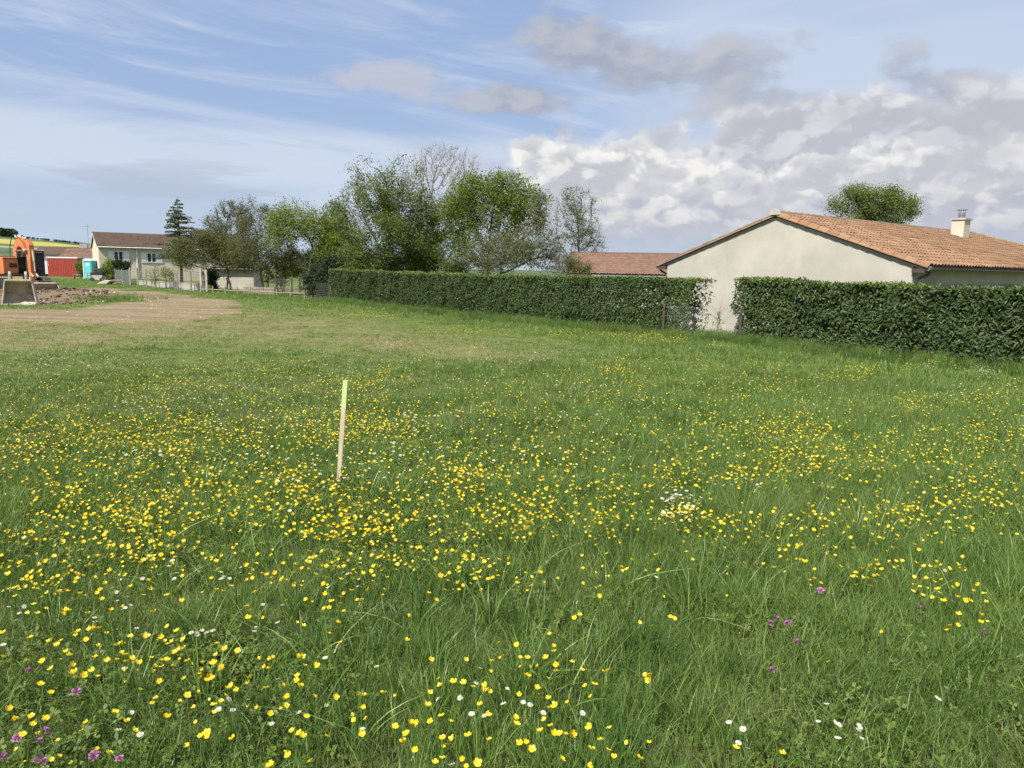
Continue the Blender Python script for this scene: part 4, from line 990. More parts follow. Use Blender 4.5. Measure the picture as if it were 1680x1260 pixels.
for x_ in (cx - cw / 2 + .04, cx + cw / 2 - .04):
    for y_ in (cy0 + .04, cy1 - .04): cabm.box((x_, y_, (cz0 + cz1) / 2), (.08, .08, cz1 - cz0))
cabm.box((cx, (cy0 + cy1) / 2, cz1 + .005), (cw, cy1 - cy0, .08)).box((cx, (cy0 + cy1) / 2, cz0 + .27), (cw - .01, cy1 - cy0 - .01, .5))
cab_ = cabm.build('cab', m_black, ex, .015)
MB().box((cx, (cy0 + cy1) / 2, cz1 + .075), (cw + .06, cy1 - cy0 + .06, .06)).build('cab_roof', m_whitep, cab_, .02)
mgl = MB()
mgl.box((cx, cy0 + .03, 2.15), (cw - .16, .015, 1.1)); mgl.box((cx + cw / 2 - .03, (cy0 + cy1) / 2, 2.15), (.015, cy1 - cy0 - .16, 1.1)); mgl.box((cx - cw / 2 + .03, (cy0 + cy1) / 2, 2.15), (.015, cy1 - cy0 - .16, 1.1))
mgl.build('cab_glass', m_glass, cab_)
# boom: rises from the turntable, gooseneck at top, comes forward and down (profile in y,z)
bprof = [(.55, 1.25), (.35, 1.75), (.05, 2.9), (-.45, 3.62), (-.95, 3.78), (-1.45, 3.45), (-1.75, 2.85), (-1.62, 2.7), (-1.20, 3.05), (-.80, 3.12), (-.40, 2.85), (-.08, 2.0), (.15, 1.15)]
bm_ = slab(bprof, .02, .42).build('boom', m_orange, ex, .03)
for x_ in (.36, -.32): rm_ = MB(); cyl_ram(rm_, (x_, -.75, 1.25), (x_, -.75, 2.75), .075, .045); rm_.build('boom_ram', m_mudsteel, ex)
MB().tube([(-.42, -.72, 2.8), (.46, -.72, 2.8)], .06, 8).build('ram_pin', m_mudsteel, bm_)
rm_ = MB(); cyl_ram(rm_, (.02, -.1, 3.85), (.1, -1.5, 3.66), .09, .05); rm_.build('arm_ram', m_mudsteel, ex)
hs = MB().tube([(.10, .2, 2.0), (.12, .0, 3.0), (.12, -.4, 3.72), (.12, -.95, 3.9), (.1, -1.5, 3.6)], .03, 6).tube([(-.34, .2, 2.0), (-.36, .0, 3.1), (-.36, -.4, 3.78), (-.36, -.95, 3.95), (-.3, -1.5, 3.6)], .03, 6).build('hydraulic_hose', m_black, bm_)
aprof = [(-1.35, 3.55), (-1.72, 3.60), (-2.0, 3.2), (-2.05, 2.4), (-1.95, .75), (-1.72, .70), (-1.60, 1.4), (-1.50, 2.6)]
ar = slab(aprof, .18, .34).build('arm', m_orange, ex, .03)
MB().tube([(-.2, -1.68, 2.85), (.42, -1.68, 2.85)], .10, 10).tube([(-.04, -1.82, .85), (.40, -1.82, .85)], .08, 10).build('pin', m_mudsteel, ar)
lk = MB(); cyl_ram(lk, (.18, -2.12, 2.9), (.18, -2.28, 1.35), .07, .045); lk.box((.02, -2.1, 1.1), (.05, .55, .12), rx=.5).box((.34, -2.1, 1.1), (.05, .55, .12), rx=.5).box((.18, -1.95, .62), (.5, .35, .16)).build('bucket_linkage', m_mudsteel, ex)

def bucket(name, label, px, py_top, py_bot, pxl, pxr, D, tilt, depth, ears=True, rz=0.0):
    bl, br_ = at(pxl, py_bot, D), at(pxr, py_bot, D); w_ = (br_ - bl).length; h_ = (at(px, py_top, D) - at(px, py_bot, D)).length
    c_ = (bl + br_) / 2; t = empty(name, (c_.x, c_.y, gzf(c_.x, c_.y) - .03), rz); tag(t, label, 'bucket')
    th = .05; n = 9
    # standing mouth forward: curved back shell profile (y depth, z up)
    prof = [(-.03, .0), (depth * .35, .02), (depth * .75, h_ * .18), (depth, h_ * .48), (depth * .85, h_ * .82), (depth * .42, h_ * 1.0), (0.05, h_ * .98)]
    inner = [(y_ * .94 - (0 if i_ in (0, 6) else .02), z_ + (th if i_ < 3 else (0 if i_ < 5 else -th))) for i_, (y_, z_) in enumerate(prof)]
    sh_ = MB(); taper = lambda o: [setattr(v.co, 'x', v.co.x * (1 - .24 * max(0, v.co.z) / h_)) for v in o.data.vertices]
    tw = w_ * .92
    for i_ in range(6):
        a, b_, c2, d2 = prof[i_], prof[i_ + 1], inner[i_ + 1], inner[i_]
        sh_.prism([a, b_, c2, d2], (-w_ / 2 + .03, 0, 0), (0, 1, 0), (0, 0, 1), (w_ - .06, 0, 0))
    s1 = sh_.build('shell', m_mudsteel, t, .006); taper(s1)
    for sx in (-1, 1):
        k0 = [(y_, z_) for y_, z_ in prof]; k0[0] = (-.10, -.02); k0.append((-.02, h_ * .55))
        taper(MB().prism(k0, (sx * w_ / 2 - .03, 0, 0), (0, 1, 0), (0, 0, 1), (.06, 0, 0)).build('side_plate', m_mudsteel, t, .008)); 
    MB().box((0, -.10, .03), (w_ + .10, .22, .06), rx=.12).build('cutting_edge', m_concrete, t, .01)
    MB().box((0, .04, h_ * .985), (w_ * .77, .14, .10)).build('lip', m_mudsteel, t, .015)
    if ears:
        for sx in (-.26, .20):
            MB().prism([(0, h_ * .92), (.36, h_ * .9), (.30, h_ * 1.26), (.10, h_ * 1.34), (0, h_ * 1.22)], (sx * w_, 0, 0), (0, 1, 0), (0, 0, 1), (.10, 0, 0)).build('bracket', m_concrete, t, .01)
        MB().box((-.02 * w_, .12, h_ * 1.07), (w_ * .34, .16, .16)).build('hitch_plate', material('dull_yellow_paint', (.36, .30, .10), (.42, .36, .15), 3, .7), t, .01)
    return t
bucket('digger_bucket', 'muddy steel digger bucket standing open side forward before the excavator', 30, 466, 507, 9, 57, 36.5, 0, .85, rz=rad(27))
bucket('digger_bucket', 'wide low muddy grading bucket lying behind the big bucket, beside the earth mound', 72, 456, 471, 47, 96, 47.0, 0, .6, False, rz=rad(24))

# red cabin
def on(px, py, D):
    p = at(px, py, D); return Vector((p.x, p.y, gzf(p.x, p.y)))
ca, cb = on(79, 450, 98.0), on(128.5, 451, 96.0)
ct = empty('site_cabin', ca, math.atan2((cb - ca).y, (cb - ca).x)); tag(ct, 'red ribbed metal site cabin with pale flat roof edge on the grass', 'cabin')
wl = (cb - ca).length; hc = at(100, 423.5, 97).z - ca.z
MB().box((wl / 2, 1.2, hc / 2), (wl, 2.4, hc)).build('wall', m_red, ct)
rb_ = MB()
for k in range(int(wl / .30)): rb_.box((.15 + k * .30, -.02, hc / 2), (.12, .05, hc - .12))
for k in range(8): rb_.box((wl + .02, .15 + k * .30, hc / 2), (.05, .12, hc - .12))
o_ = rb_.build('rib', m_red, ct); tag(o_, kind='stuff')
MB().box((wl / 2, 1.2, hc + .07), (wl + .12, 2.5, .14)).build('roof', m_whitep, ct, .02)
MB().box((.28, -.055, hc * .62), (.06, .02, .18)).box((.28, -.055, hc * .74), (.06, .02, .10)).build('latch', m_whitep, ct)

# portable toilet
tp = on(151, 456, 84.0); tt = empty('portable_toilet', tp, rad(-12)); tag(tt, 'turquoise portable toilet with white roof near the beige house corner', 'toilet')
th_ = at(151, 428, 84).z - tp.z
MB().box((0, 0, th_ / 2), (1.12, 1.12, th_)).build('body', m_teal, tt, .03)
MB().box((.02, -.575, th_ * .47), (.80, .03, th_ * .86)).build('door', material('pale_turquoise', (.10, .42, .43), (.13, .46, .46), 3, .5), tt, .01)
MB().box((.05, -.597, th_ * .80), (.55, .02, .30)).build('door_panel', material('faded_plastic', (.33, .55, .55), (.40, .6, .6), 3, .6), tt)
MB().box((-.52, -.575, th_ * .5), (.10, .035, th_ * .95)).build('corner_post', m_whitep, tt)
MB().prism([(-.6, 0), (.6, 0), (.5, .16), (.2, .24), (-.2, .24), (-.5, .16)], (0, -.6, th_), (1, 0, 0), (0, 0, 1), (0, 1.2, 0)).build('roof', m_whitep, tt, .02)
# machine under a black cover on a beige base
mp_ = on(162, 457, 76.0); mt = empty('covered_machine', mp_, rad(8)); tag(mt, 'small machine with lumpy black cover on a beige box beside the portable toilet', 'machine')
MB().prism([(-.42, .12), (.42, .12), (.52, .62), (-.52, .62)], (0, -.4, 0), (1, 0, 0), (0, 0, 1), (0, .8, 0)).build('base_box', m_concrete, mt, .04)
MB().prism([(-.68, .62), (.60, .62), (.50, .95), (.30, 1.12), (.05, 1.32), (-.25, 1.28), (-.42, 1.02), (-.66, .92)], (0, -.42, 0), (1, 0, 0), (0, 0, 1), (0, .84, 0)).build('cover', m_black, mt, .09)
MB().tube([(-.9, -.35, 0), (-.88, -.35, .85)], .04, 6).tube([(-.62, -.42, 0), (-.62, -.42, .8)], .04, 6).box((-.76, -.4, .62), (.42, .05, .08)).build('side_rail', m_post, mt)
for sx in (-1, 1): MB().tube([(sx * .45, -.5, .2), (sx * .45, -.42, .2)], .2, 14).build('wheel', m_black, mt)
# low bench like slab
bp_ = on(127, 453, 82.0); bt_ = empty('low_bench', bp_); tag(bt_, 'small plank bench on thin legs in front of the red cabin corner', 'bench')
MB().box((0, 0, .45), (.85, .4, .07)).build('plank', m_post, bt_, .01)
for sx in (-.34, .34): MB().box((sx, 0, .2), (.05, .3, .43)).build('leg', m_post, bt_)
# timber and tarpaulin heap
pp = on(184, 459, 70.0); pt_ = empty('timber_heap', pp, rad(-6)); tag(pt_, 'low heap of boards with pale sheeting on the grass before the green screen', 'timber pile')
for k in range(11):
    MB().box((random.uniform(-.5, .8), random.uniform(-.3, .3), .08 + k * .035), (random.uniform(.8, 1.5), .14, .035), rz=random.uniform(-.4, .4), ry=random.uniform(-.18, .18)).build('board', random.choice([m_stake, m_darkwood, m_post]), pt_)
sh2 = MB().prism([(-1.3, 0), (-.2, .0), (.1, .34), (-.35, .40), (-.9, .22)], (0, -.55, 0), (1, 0, 0), (0, 0, 1), (0, .9, 0)).build('sheeting', m_concrete, pt_, .08)

# stones and clods on the rubble
def rock_mesh(seed):
    r_ = random.Random(seed); bm = bmesh.new(); bmesh.ops.create_icosphere(bm, subdivisions=1, radius=1)
    for v in bm.verts: v.co *= r_.uniform(.7, 1.15); v.co.z *= .65
    me = bpy.data.meshes.new('clod'); bm.to_mesh(me); bm.free(); return me
m_clod = material('red_brown_clods', (0.085, 0.058, 0.036), (0.175, 0.125, 0.08), 1.2, .95)
m_pale = material('pale_rubble', (0.45, 0.40, 0.34), (0.55, 0.50, 0.43), 2, .95)
VV, FF = [], []; base_r = [rock_mesh(k) for k in range(5)]; cnt = 0
def rock_stuff(name, label, mat, n, smin, smax, polyg):
    V_, F_, off = [], [], 0; P_ = np.array(polyg); lo, hi = P_.min(0), P_.max(0); k = 0
    while k < n:
        x, y = random.uniform(lo[0], hi[0]), random.uniform(lo[1], hi[1])
        if poly_mask(np.array([x]), np.array([y]), polyg, .3)[0] < .5 or x < -48: continue
        me_ = random.choice(base_r); s_ = smin + (smax - smin) * random.random() ** 3; a = random.uniform(0, 6.28); ca_, sa_ = math.cos(a), math.sin(a)
        c_ = np.array([v.co[:] for v in me_.vertices]) * s_ * [1, random.uniform(.6, 1), 1]; c_ = np.stack([c_[:, 0] * ca_ - c_[:, 1] * sa_, c_[:, 0] * sa_ + c_[:, 1] * ca_, c_[:, 2]], 1) + [x, y, gzf(x, y) + s_ * .2]
        V_.append(c_); F_.append(np.array([p.vertices[:] for p in me_.polygons]) + off); off += len(c_); k += 1
    o = bpy.data.objects.new(name, npmesh(name, np.vstack(V_), np.vstack(F_), mat)); link(o); tag(o, label, 'rubble', kind='stuff')
rock_stuff('earth_clods', 'reddish brown earth clods scattered over the dug plot', m_clod, 2200, .03, .17, RUBBLE)
rock_stuff('rubble_stones', 'pale stones scattered among the brown clods', m_pale, 260, .03, .13, RUBBLE)
rock_stuff('track_gravel', 'small pale stones on the dirt track', m_pale, 260, .015, .05, TRACK)

# ------------------------------------------------------------------ fences and walls near the shuttered house
def wallrun(name, label, a, b_, h, th, mat, cat='wall', cap=None):
    a, b_ = Vector(a), Vector(b_); t = empty(name, a, math.atan2((b_ - a).y, (b_ - a).x)); tag(t, label, cat); L_ = ((b_ - a).xy).length
    MB().box((L_ / 2, 0, h / 2 - .3), (L_, th, h + .6)).build('masonry', mat, t)
    MB().box((L_ / 2, 0, h + .035), (L_ + .04, th + .06, .06)).build('coping', cap or m_concrete, t, .01)
    return t
mesh_fence('garden_fence', 'tall wire garden fence on dark posts before the shuttered house', [on(212, 459, 70), on(336, 466, 60)], 1.55, [on(p_, 462, 70 - 10 * (p_ - 212) / 124) for p_ in (214, 226, 240, 254, 272, 291, 313, 333)], m_post, .22, .007, .05, True)
wallrun('low_wall', 'low white washed wall behind the wire garden fence', on(226, 460, 70.5), on(330, 464, 61.5), .35, .2, m_concrete)
gp_ = on(330, 466, 59.6); gt_ = empty('gate_posts', gp_); tag(gt_, 'pale square gate posts with a bar at the end of the garden fence', 'gate')
MB().box((0, 0, .9), (.14, .14, 1.85)).build('post', m_concrete, gt_, .01); MB().box((.40, .1, .9), (.14, .14, 1.85)).build('post', m_concrete, gt_, .01); MB().box((.2, .05, 1.72), (.52, .05, .06)).build('bar', m_concrete, gt_)
# green screened fence panels
sf = empty('screen_fence', on(190, 457, 73)); tag(sf, 'dark green mesh screen on posts at the left end of the garden fence', 'fence')
m_screen = material('dark_green_mesh', (0.075, 0.095, 0.085), (0.10, 0.125, 0.11), 9, .9)
d0 = on(190, 457, 73); d1 = on(213, 459, 70.5); 
for k in range(2):
    a_, b_ = d0.lerp(d1, k / 2) - d0, d0.lerp(d1, (k + 1) / 2) - d0
    MB().quadbox([a_, b_, b_ + Vector((0, .03, 0)), a_ + Vector((0, .03, 0)), a_ + UZ * 1.3, b_ + UZ * 1.3, b_ + UZ * 1.3 + Vector((0, .03, 0)), a_ + UZ * 1.3 + Vector((0, .03, 0))]).build('screen_panel', m_screen, sf)
for k in range(3): MB().box(d0.lerp(d1, k / 2) - d0 + UZ * .7 + Vector((0, -.04, 0)), (.07, .07, 1.45)).build('post', m_post, sf)
# further right: beige outbuilding wall behind the forked tree, planter box, rail and dark fence
ob = gable_house('outbuilding', 'beige outbuilding wall seen under the forked tree crown', on(352, 462, 66), rad(4), 3.4, 3, at(380, 441, 66).z - on(352, 462, 66).z, at(380, 436, 67).z - on(352, 462, 66).z, m_wall, m_browntile, on(352, 462, 66).z, 12, 4)
pb = on(399, 469, 55.5); pbt = empty('planter_box', pb, rad(-3)); tag(pbt, 'long grey wooden raised planting box under the olive brown tree', 'planter')
Lb = 2.35
for k in range(3):
    MB().box((Lb / 2, 0, .10 + k * .19), (Lb, .05, .17)).build('plank', m_post, pbt, .006)
    MB().box((Lb / 2, .9, .10 + k * .19), (Lb, .05, .17)).build('plank', m_post, pbt, .006)
    for x_ in (.03, Lb - .03): MB().box((x_, .45, .10 + k * .19), (.05, .85, .17)).build('plank', m_post, pbt, .006)
MB().box((Lb / 2, .45, .5), (Lb - .12, .82, .06)).build('soil', m_darkwood, pbt)
rlp = on(330, 470, 57); rt_ = empty('log_rail', rlp, math.atan2((on(500, 477, 51) - rlp).y, (on(500, 477, 51) - rlp).x)); tag(rt_, 'low wooden rail fence running under the trees to the hedge', 'fence')
Lr = (on(500, 477, 51) - rlp).length
for k in range(9): MB().tube([(k * Lr / 8, 0, -.3), (k * Lr / 8, 0, .62)], .05, 7).build('post', m_post, rt_)
for k in range(4): MB().tube([(k * Lr / 4, 0, .34), ((k + 1) * Lr / 4, 0, .36)], .04, 6).build('rail', m_post, rt_)
mesh_fence('mesh_fence', 'dark wire mesh fence behind the rail between the planter and the hedge', [on(440, 472, 56), on(505, 478, 52)], 1.25, [on(440 + 13 * k, 473, 56 - .8 * k) for k in range(6)], m_darkwood, .12, .0035, .045, True)
tx = on(503, 486, 49)
mesh_fence('mesh_fence', 'short run of dark wire mesh fence just left of the long hedge end', [on(500, 480, 51.4), on(542, 487, 47.5)], 1.1, [on(520, 484, 49.5), on(540, 487, 47.7)], m_darkwood, .12, .0035, .045, True)
# @@PART5

# ------------------------------------------------------------------ scattering (instances on points, built from real tuft meshes)
def lib(objs):
    c = bpy.data.collections.new('source_' + objs[0].name)
    for k, o in enumerate(objs): c.objects.link(o)
    return c
def scatter(name, label, cat, coll, nvar, pts, rot, scl, mat=None):
    n = len(pts); me = bpy.data.meshes.new(name); me.vertices.add(n); me.vertices.foreach_set('co', np.asarray(pts, np.float32).ravel())
    for nm, ty, arr in (('rot', 'FLOAT_VECTOR', rot), ('scl', 'FLOAT_VECTOR', scl)):
        a_ = me.attributes.new(nm, ty, 'POINT'); a_.data.foreach_set('vector', np.asarray(arr, np.float32).ravel())
    a_ = me.attributes.new('var', 'INT', 'POINT'); a_.data.foreach_set('value', RNG.integers(0, nvar, n).astype(np.int32))
    me.update(); o = bpy.data.objects.new(name, me); link(o)
    ng = bpy.data.node_groups.new(name, 'GeometryNodeTree')
    ng.interface.new_socket(name='Geometry', in_out='INPUT', socket_type='NodeSocketGeometry'); ng.interface.new_socket(name='Geometry', in_out='OUTPUT', socket_type='NodeSocketGeometry')
    N_ = ng.nodes; L_ = ng.links; gi = N_.new('NodeGroupInput'); go = N_.new('NodeGroupOutput'); ip = N_.new('GeometryNodeInstanceOnPoints')
    ci_ = N_.new('GeometryNodeCollectionInfo'); ci_.inputs[0].default_value = coll; ci_.inputs[1].default_value = True; ci_.inputs[2].default_value = True
    def na_(nm, ty):
        x = N_.new('GeometryNodeInputNamedAttribute'); x.data_type = ty; x.inputs[0].default_value = nm; return x.outputs[0]
    mtp = N_.new('GeometryNodeMeshToPoints')
    L_.new(gi.outputs[0], mtp.inputs[0]); L_.new(mtp.outputs[0], ip.inputs['Points']); L_.new(ci_.outputs[0], ip.inputs['Instance']); ip.inputs['Pick Instance'].default_value = True
    L_.new(na_('var', 'INT'), ip.inputs['Instance Index']); L_.new(na_('rot', 'FLOAT_VECTOR'), ip.inputs['Rotation']); L_.new(na_('scl', 'FLOAT_VECTOR'), ip.inputs['Scale'])
    L_.new(ip.outputs[0], go.inputs[0])
    md = o.modifiers.new('scatter', 'NODES'); md.node_group = ng
    if label: tag(o, label, cat)
    tag(o, kind='stuff'); return o

def blades(name, n, R_, h0, h1, w0, bend, segs, mat, tmean=.51, tsd=.18, lean=.25, clump=False):
    V_, F_, T = [], [], []; off = 0
    for k in range(n):
        a = RNG.random() * 6.283; r_ = R_ * math.sqrt(RNG.random()) * (1 if not clump else RNG.random() ** .6); x, y = r_ * math.cos(a), r_ * math.sin(a)
        d = RNG.random() * 6.283 if not clump else a + RNG.normal(0, .7); h = h0 + (h1 - h0) * RNG.random() ** 1.2; b_ = abs(RNG.normal(0, bend)) + lean * RNG.random(); wd = w0 * RNG.uniform(.6, 1.2)
        dx_, dy_ = math.cos(d), math.sin(d); f_ = RNG.random() * 6.283; sx_, sy_ = math.cos(f_) * wd / 2, math.sin(f_) * wd / 2
        t_ = RNG.normal(tmean, tsd)
        for s_ in range(segs):
            u = s_ / segs; ww = 1 - u ** 1.6 * .75; q_ = h * b_ * u * u; zz = h * (u - .35 * b_ * u * u)
            V_ += [(x + dx_ * q_ - sx_ * ww, y + dy_ * q_ - sy_ * ww, zz), (x + dx_ * q_ + sx_ * ww, y + dy_ * q_ + sy_ * ww, zz)]
        q_ = h * b_; V_.append((x + dx_ * q_, y + dy_ * q_, h * (1 - .35 * b_)))
        for s_ in range(segs - 1): o = off + 2 * s_; F_ += [[o, o + 1, o + 3], [o, o + 3, o + 2]]; T += [t_] * 2
        o = off + 2 * (segs - 1); F_.append([o, o + 1, o + 2]); T.append(t_); off += 2 * segs + 1
    return bpy.data.objects.new(name, npmesh(name, np.array(V_), np.array(F_), mat, T))
def seedheads(name, n, h0, h1, mat):
    m_ = MB()
    for k in range(n):
        x, y = RNG.normal(0, .08, 2); h = RNG.uniform(h0, h1); lx, ly = RNG.normal(0, .12, 2) * h
        m_.tube([(x, y, 0), (x + lx * .3, y + ly * .3, h * .6), (x + lx, y + ly, h)], .0011, 3, False)
        m_.tube([(x + lx, y + ly, h), (x + lx * 1.1, y + ly * 1.1, h + .025), (x + lx * 1.2, y + ly * 1.2, h + .055)], [.0015, .0042, .001], 4, False)
    me = m_.mesh(name, mat); return bpy.data.objects.new(name, me)
def herbs(name, n, R_, size, hmax, mat, tm__=.5):
    a = RNG.random(n) * 6.283; r_ = R_ * np.sqrt(RNG.random(n)); pos = np.stack([r_ * np.cos(a), r_ * np.sin(a), .01 + hmax * RNG.random(n) ** 1.5 * (1 - (r_ / R_) ** 2 * .5)], 1)
    V_, F_, T = [], [], []; off = 0
    for p in pos:      # three leaflets round each stalk tip
        a0 = RNG.random() * 6.28; tl = RNG.normal(0, .35, 2); sz = size * RNG.uniform(.6, 1.2); t_ = RNG.normal(tm__, .2)
        for k in range(3):
            b_ = a0 + k * 2.094; c_, s_ = math.cos(b_), math.sin(b_)
            q = [(0, 0), (sz * .55, sz * .34), (sz * 1.05, 0), (sz * .55, -sz * .34)]
            for (u, v) in q: X_ = u * c_ - v * s_; Y_ = u * s_ + v * c_; V_.append((p[0] + X_, p[1] + Y_, p[2] + X_ * tl[0] + Y_ * tl[1] + .15 * u))
            F_ += [[off, off + 1, off + 2], [off, off + 2, off + 3]]; T += [t_] * 2; off += 4
    return bpy.data.objects.new(name, npmesh(name, np.array(V_), np.array(F_), mat, T))

RNG = np.random.default_rng(5); random.seed(5)
fineL = lib([blades('fine_grass', 60, .13, .05, .19, .0036, .35, 3, m_grass) for k in range(7)])
longL = lib([blades('long_grass', 62, .12, .12, .36, .0052, .40, 4, m_grass, .40, .15, .25, True) for k in range(6)])
broadL = lib([blades('broad_grass', 24, .10, .16, .40, .0085, .75, 5, m_grass, .52, .16, .35, True) for k in range(4)])
midL = lib([blades('grass_tuft', 42, .17, .06, .24, .0085, .38, 2, m_grass) for k in range(6)])
farL = lib([blades('far_grass', 30, .28, .05, .17, .020, .45, 2, m_grass) for k in range(5)])
dryL = lib([blades('dry_grass', 26, .15, .04, .22, .0030, .9, 3, m_dry, .5, .2) for k in range(4)])
herbL = lib([herbs('herb_leaves', 46, .16, .016, .10, m_herb) for k in range(6)])
seedL = lib([seedheads('seed_stalks', 5, .20, .42, m_stem) for k in range(4)])

def hedge_side(x, y):      # signed metres in front of (negative) or behind the hedge line
    return (x - A0.x) * hn.x + (y - A0.y) * hn.y
def project(x, y, z):
    vx, vy, vz = x, y, z - CH; w_ = vx * c_fw[0] + vy * c_fw[1] + vz * c_fw[2]
    return 840 + F * (vx * c_r[0] + vy * c_r[1] + vz * c_r[2]) / w_, 630 - F * (vx * c_u[0] + vy * c_u[1] + vz * c_u[2]) / w_
def lushness(x, y):        # 0 short and open (left), 1 long grass (right and by the hedge)
    side = sstep(-3.5, 3.5, x - .10 * y + (fbm(x, y, 3.0, 61) - .5) * 5); nh = sstep(-4.5, -1.2, hedge_side(x, y))
    return np.clip(.30 + .55 * side + .75 * nh - .25 * sstep(14, 30, np.hypot(x, y)) * (1 - nh) + (fbm(x, y, 1.1, 67) - .5) * .9, 0, 1)
def sample(r0, r1, dens, amax=76):
    n = int(dens * rad(2 * amax) * (r1 * r1 - r0 * r0) / 2); r_ = np.sqrt(RNG.random(n) * (r1 * r1 - r0 * r0) + r0 * r0); a = np.radians(RNG.uniform(-amax, amax, n))
    return r_ * np.sin(a), r_ * np.cos(a), r_
def finish(name, label, cat, coll, nvar, x, y, sc, zsc, tilt=.12):
    n = len(x); z = gz(x, y) - .01
    rot = np.stack([RNG.normal(0, tilt, n), RNG.normal(0, tilt, n), RNG.random(n) * 6.283], 1)
    return scatter(name, label, cat, coll, nvar, np.stack([x, y, z], 1), rot, np.stack([sc, sc, sc * zsc], 1))
def cat_(parts): return [np.concatenate(p) for p in zip(*parts)]
GS = "meadow grass blades covering the field"
# fine sward, near
x, y, r_ = sample(.35, 7.5, 165); lu = lushness(x, y); k = RNG.random(len(x)) < .60 + .5 * (fbm(x, y, .45, 70)) + .2 * lu
x, y, lu = x[k], y[k], lu[k]; finish('meadow_grass', 'fine green meadow grass in the foreground', 'grass', fineL, 7, x, y, RNG.uniform(.7, 1.15, len(x)), .45 + .75 * lu)
# lush tufts
x, y, r_ = sample(.35, 12, 34); lu = lushness(x, y); cl = fbm(x, y, .55, 73, 2); k = (cl + lu * .35 + RNG.normal(0, .05, len(x))) > .66
x, y, lu, r_ = x[k], y[k], lu[k], r_[k]; finish('grass_tufts', 'long lush grass tufts bending over in the foreground and at the right', 'grass', longL, 6, x, y, RNG.uniform(.55, 1.05, len(x)) * (.65 + .4 * lu), 1.0 + 0 * lu)
x, y, r_ = sample(.5, 7, 9); k = (fbm(x, y, .8, 77, 2) + .22 * sstep(-.3, 1.6, x) > .66)
x, y = x[k], y[k]; finish('broad_grass', 'broad bladed glossy grass arching over at the lower right', 'grass', broadL, 4, x, y, RNG.uniform(.7, 1.05, len(x)), np.ones(len(x)))
# middle distance
x, y, r_ = sample(5.5, 17, 46, 66); lu = lushness(x, y); t_, rb, d_ = masks(x, y); k = (hedge_side(x, y) < .4) & (RNG.random(len(x)) < (1 - .8 * d_) * sstep(5.0, 8, r_) * (.6 + .4 * lu))
x, y, lu = x[k], y[k], lu[k]; finish('meadow_grass', 'green grass in the middle of the meadow', 'grass', midL, 6, x, y, RNG.uniform(.65, 1.1, len(x)), .35 + .85 * lu)
x, y, r_ = sample(15, 34, 26, 55); lu = lushness(x, y); t_, rb, d_ = masks(x, y)
k = (hedge_side(x, y) < .5) & (RNG.random(len(x)) < (1 - t_) * (1 - rb) * (1 - .72 * d_) * (.65 + .35 * lu))
x, y, lu = x[k], y[k], lu[k]; finish('meadow_grass', 'grass farther back in front of the hedges and the dirt track', 'grass', farL, 5, x, y, RNG.uniform(.6, 1.0, len(x)), .30 + 1.0 * lu)
x, y, r_ = sample(34, 95, 7.5, 46); lu = lushness(x, y); t_, rb, d_ = masks(x, y)
k = (hedge_side(x, y) < .5) & (RNG.random(len(x)) < (1 - t_) * (1 - rb) * (1 - .7 * d_))
x, y, lu = x[k], y[k], lu[k]; finish('meadow_grass', 'distant grass round the building plot and before the fences', 'grass', farL, 5, x, y, RNG.uniform(1.0, 1.6, len(x)), .35 + .6 * lu)
# tall growth along the hedge foot
L_h = (A1 - A0).length; n = 2900; s_ = RNG.random(n) * (L_h + 7); off = -np.abs(RNG.normal(0, .45, n)) + .12
x = A0.x + hd.x * s_ + hn.x * off; y = A0.y + hd.y * s_ + hn.y * off
finish('hedge_foot_grass', 'tall grass growing along the foot of the hedges', 'grass', longL, 6, x, y, RNG.uniform(.9, 1.5, n), np.full(n, .95))
# behind the fence by the gable wall
n = 500; s_ = RNG.uniform(L_h * .5, L_h, n); off = RNG.uniform(.1, 4.5, n); x = A0.x + hd.x * s_ + hn.x * off; y = A0.y + hd.y * s_ + hn.y * off
finish('garden_grass', 'grass between the wire fence and the gable wall', 'grass', midL, 6, x, y, RNG.uniform(.9, 1.4, n), np.full(n, .9))
# grass fringe and clump by the mound
bx, by = G(195, 491)[:2]; n = 90; x = bx + RNG.normal(0, .9, n); y = by + RNG.normal(0, 1.3, n)
finish('grass_clump', 'rough grass clump beside the dug earth', 'grass', farL, 5, x, y, RNG.uniform(.8, 1.5, n), np.full(n, 1.6))
# dry stems and thatch
x, y, r_ = sample(.4, 16, 20); lu = lushness(x, y); k = (fbm(x, y, .6, 81, 2) + .12 * (1 - lu)) > .60
x, y = x[k], y[k]; finish('dry_stems', 'dry straw coloured stems lying among the green grass', 'dry grass', dryL, 4, x, y, RNG.uniform(.5, .9, len(x)), np.full(len(x), .7), .2)
x, y, r_ = sample(16, 55, 7, 40); t_, rb, d_ = masks(x, y); k = RNG.random(len(x)) < d_ * .8
x, y = x[k], y[k]; finish('dry_stems', 'flattened dry grass along the edge of the dirt track', 'dry grass', dryL, 4, x, y, RNG.uniform(1.6, 3, len(x)), np.full(len(x), .35), .3)
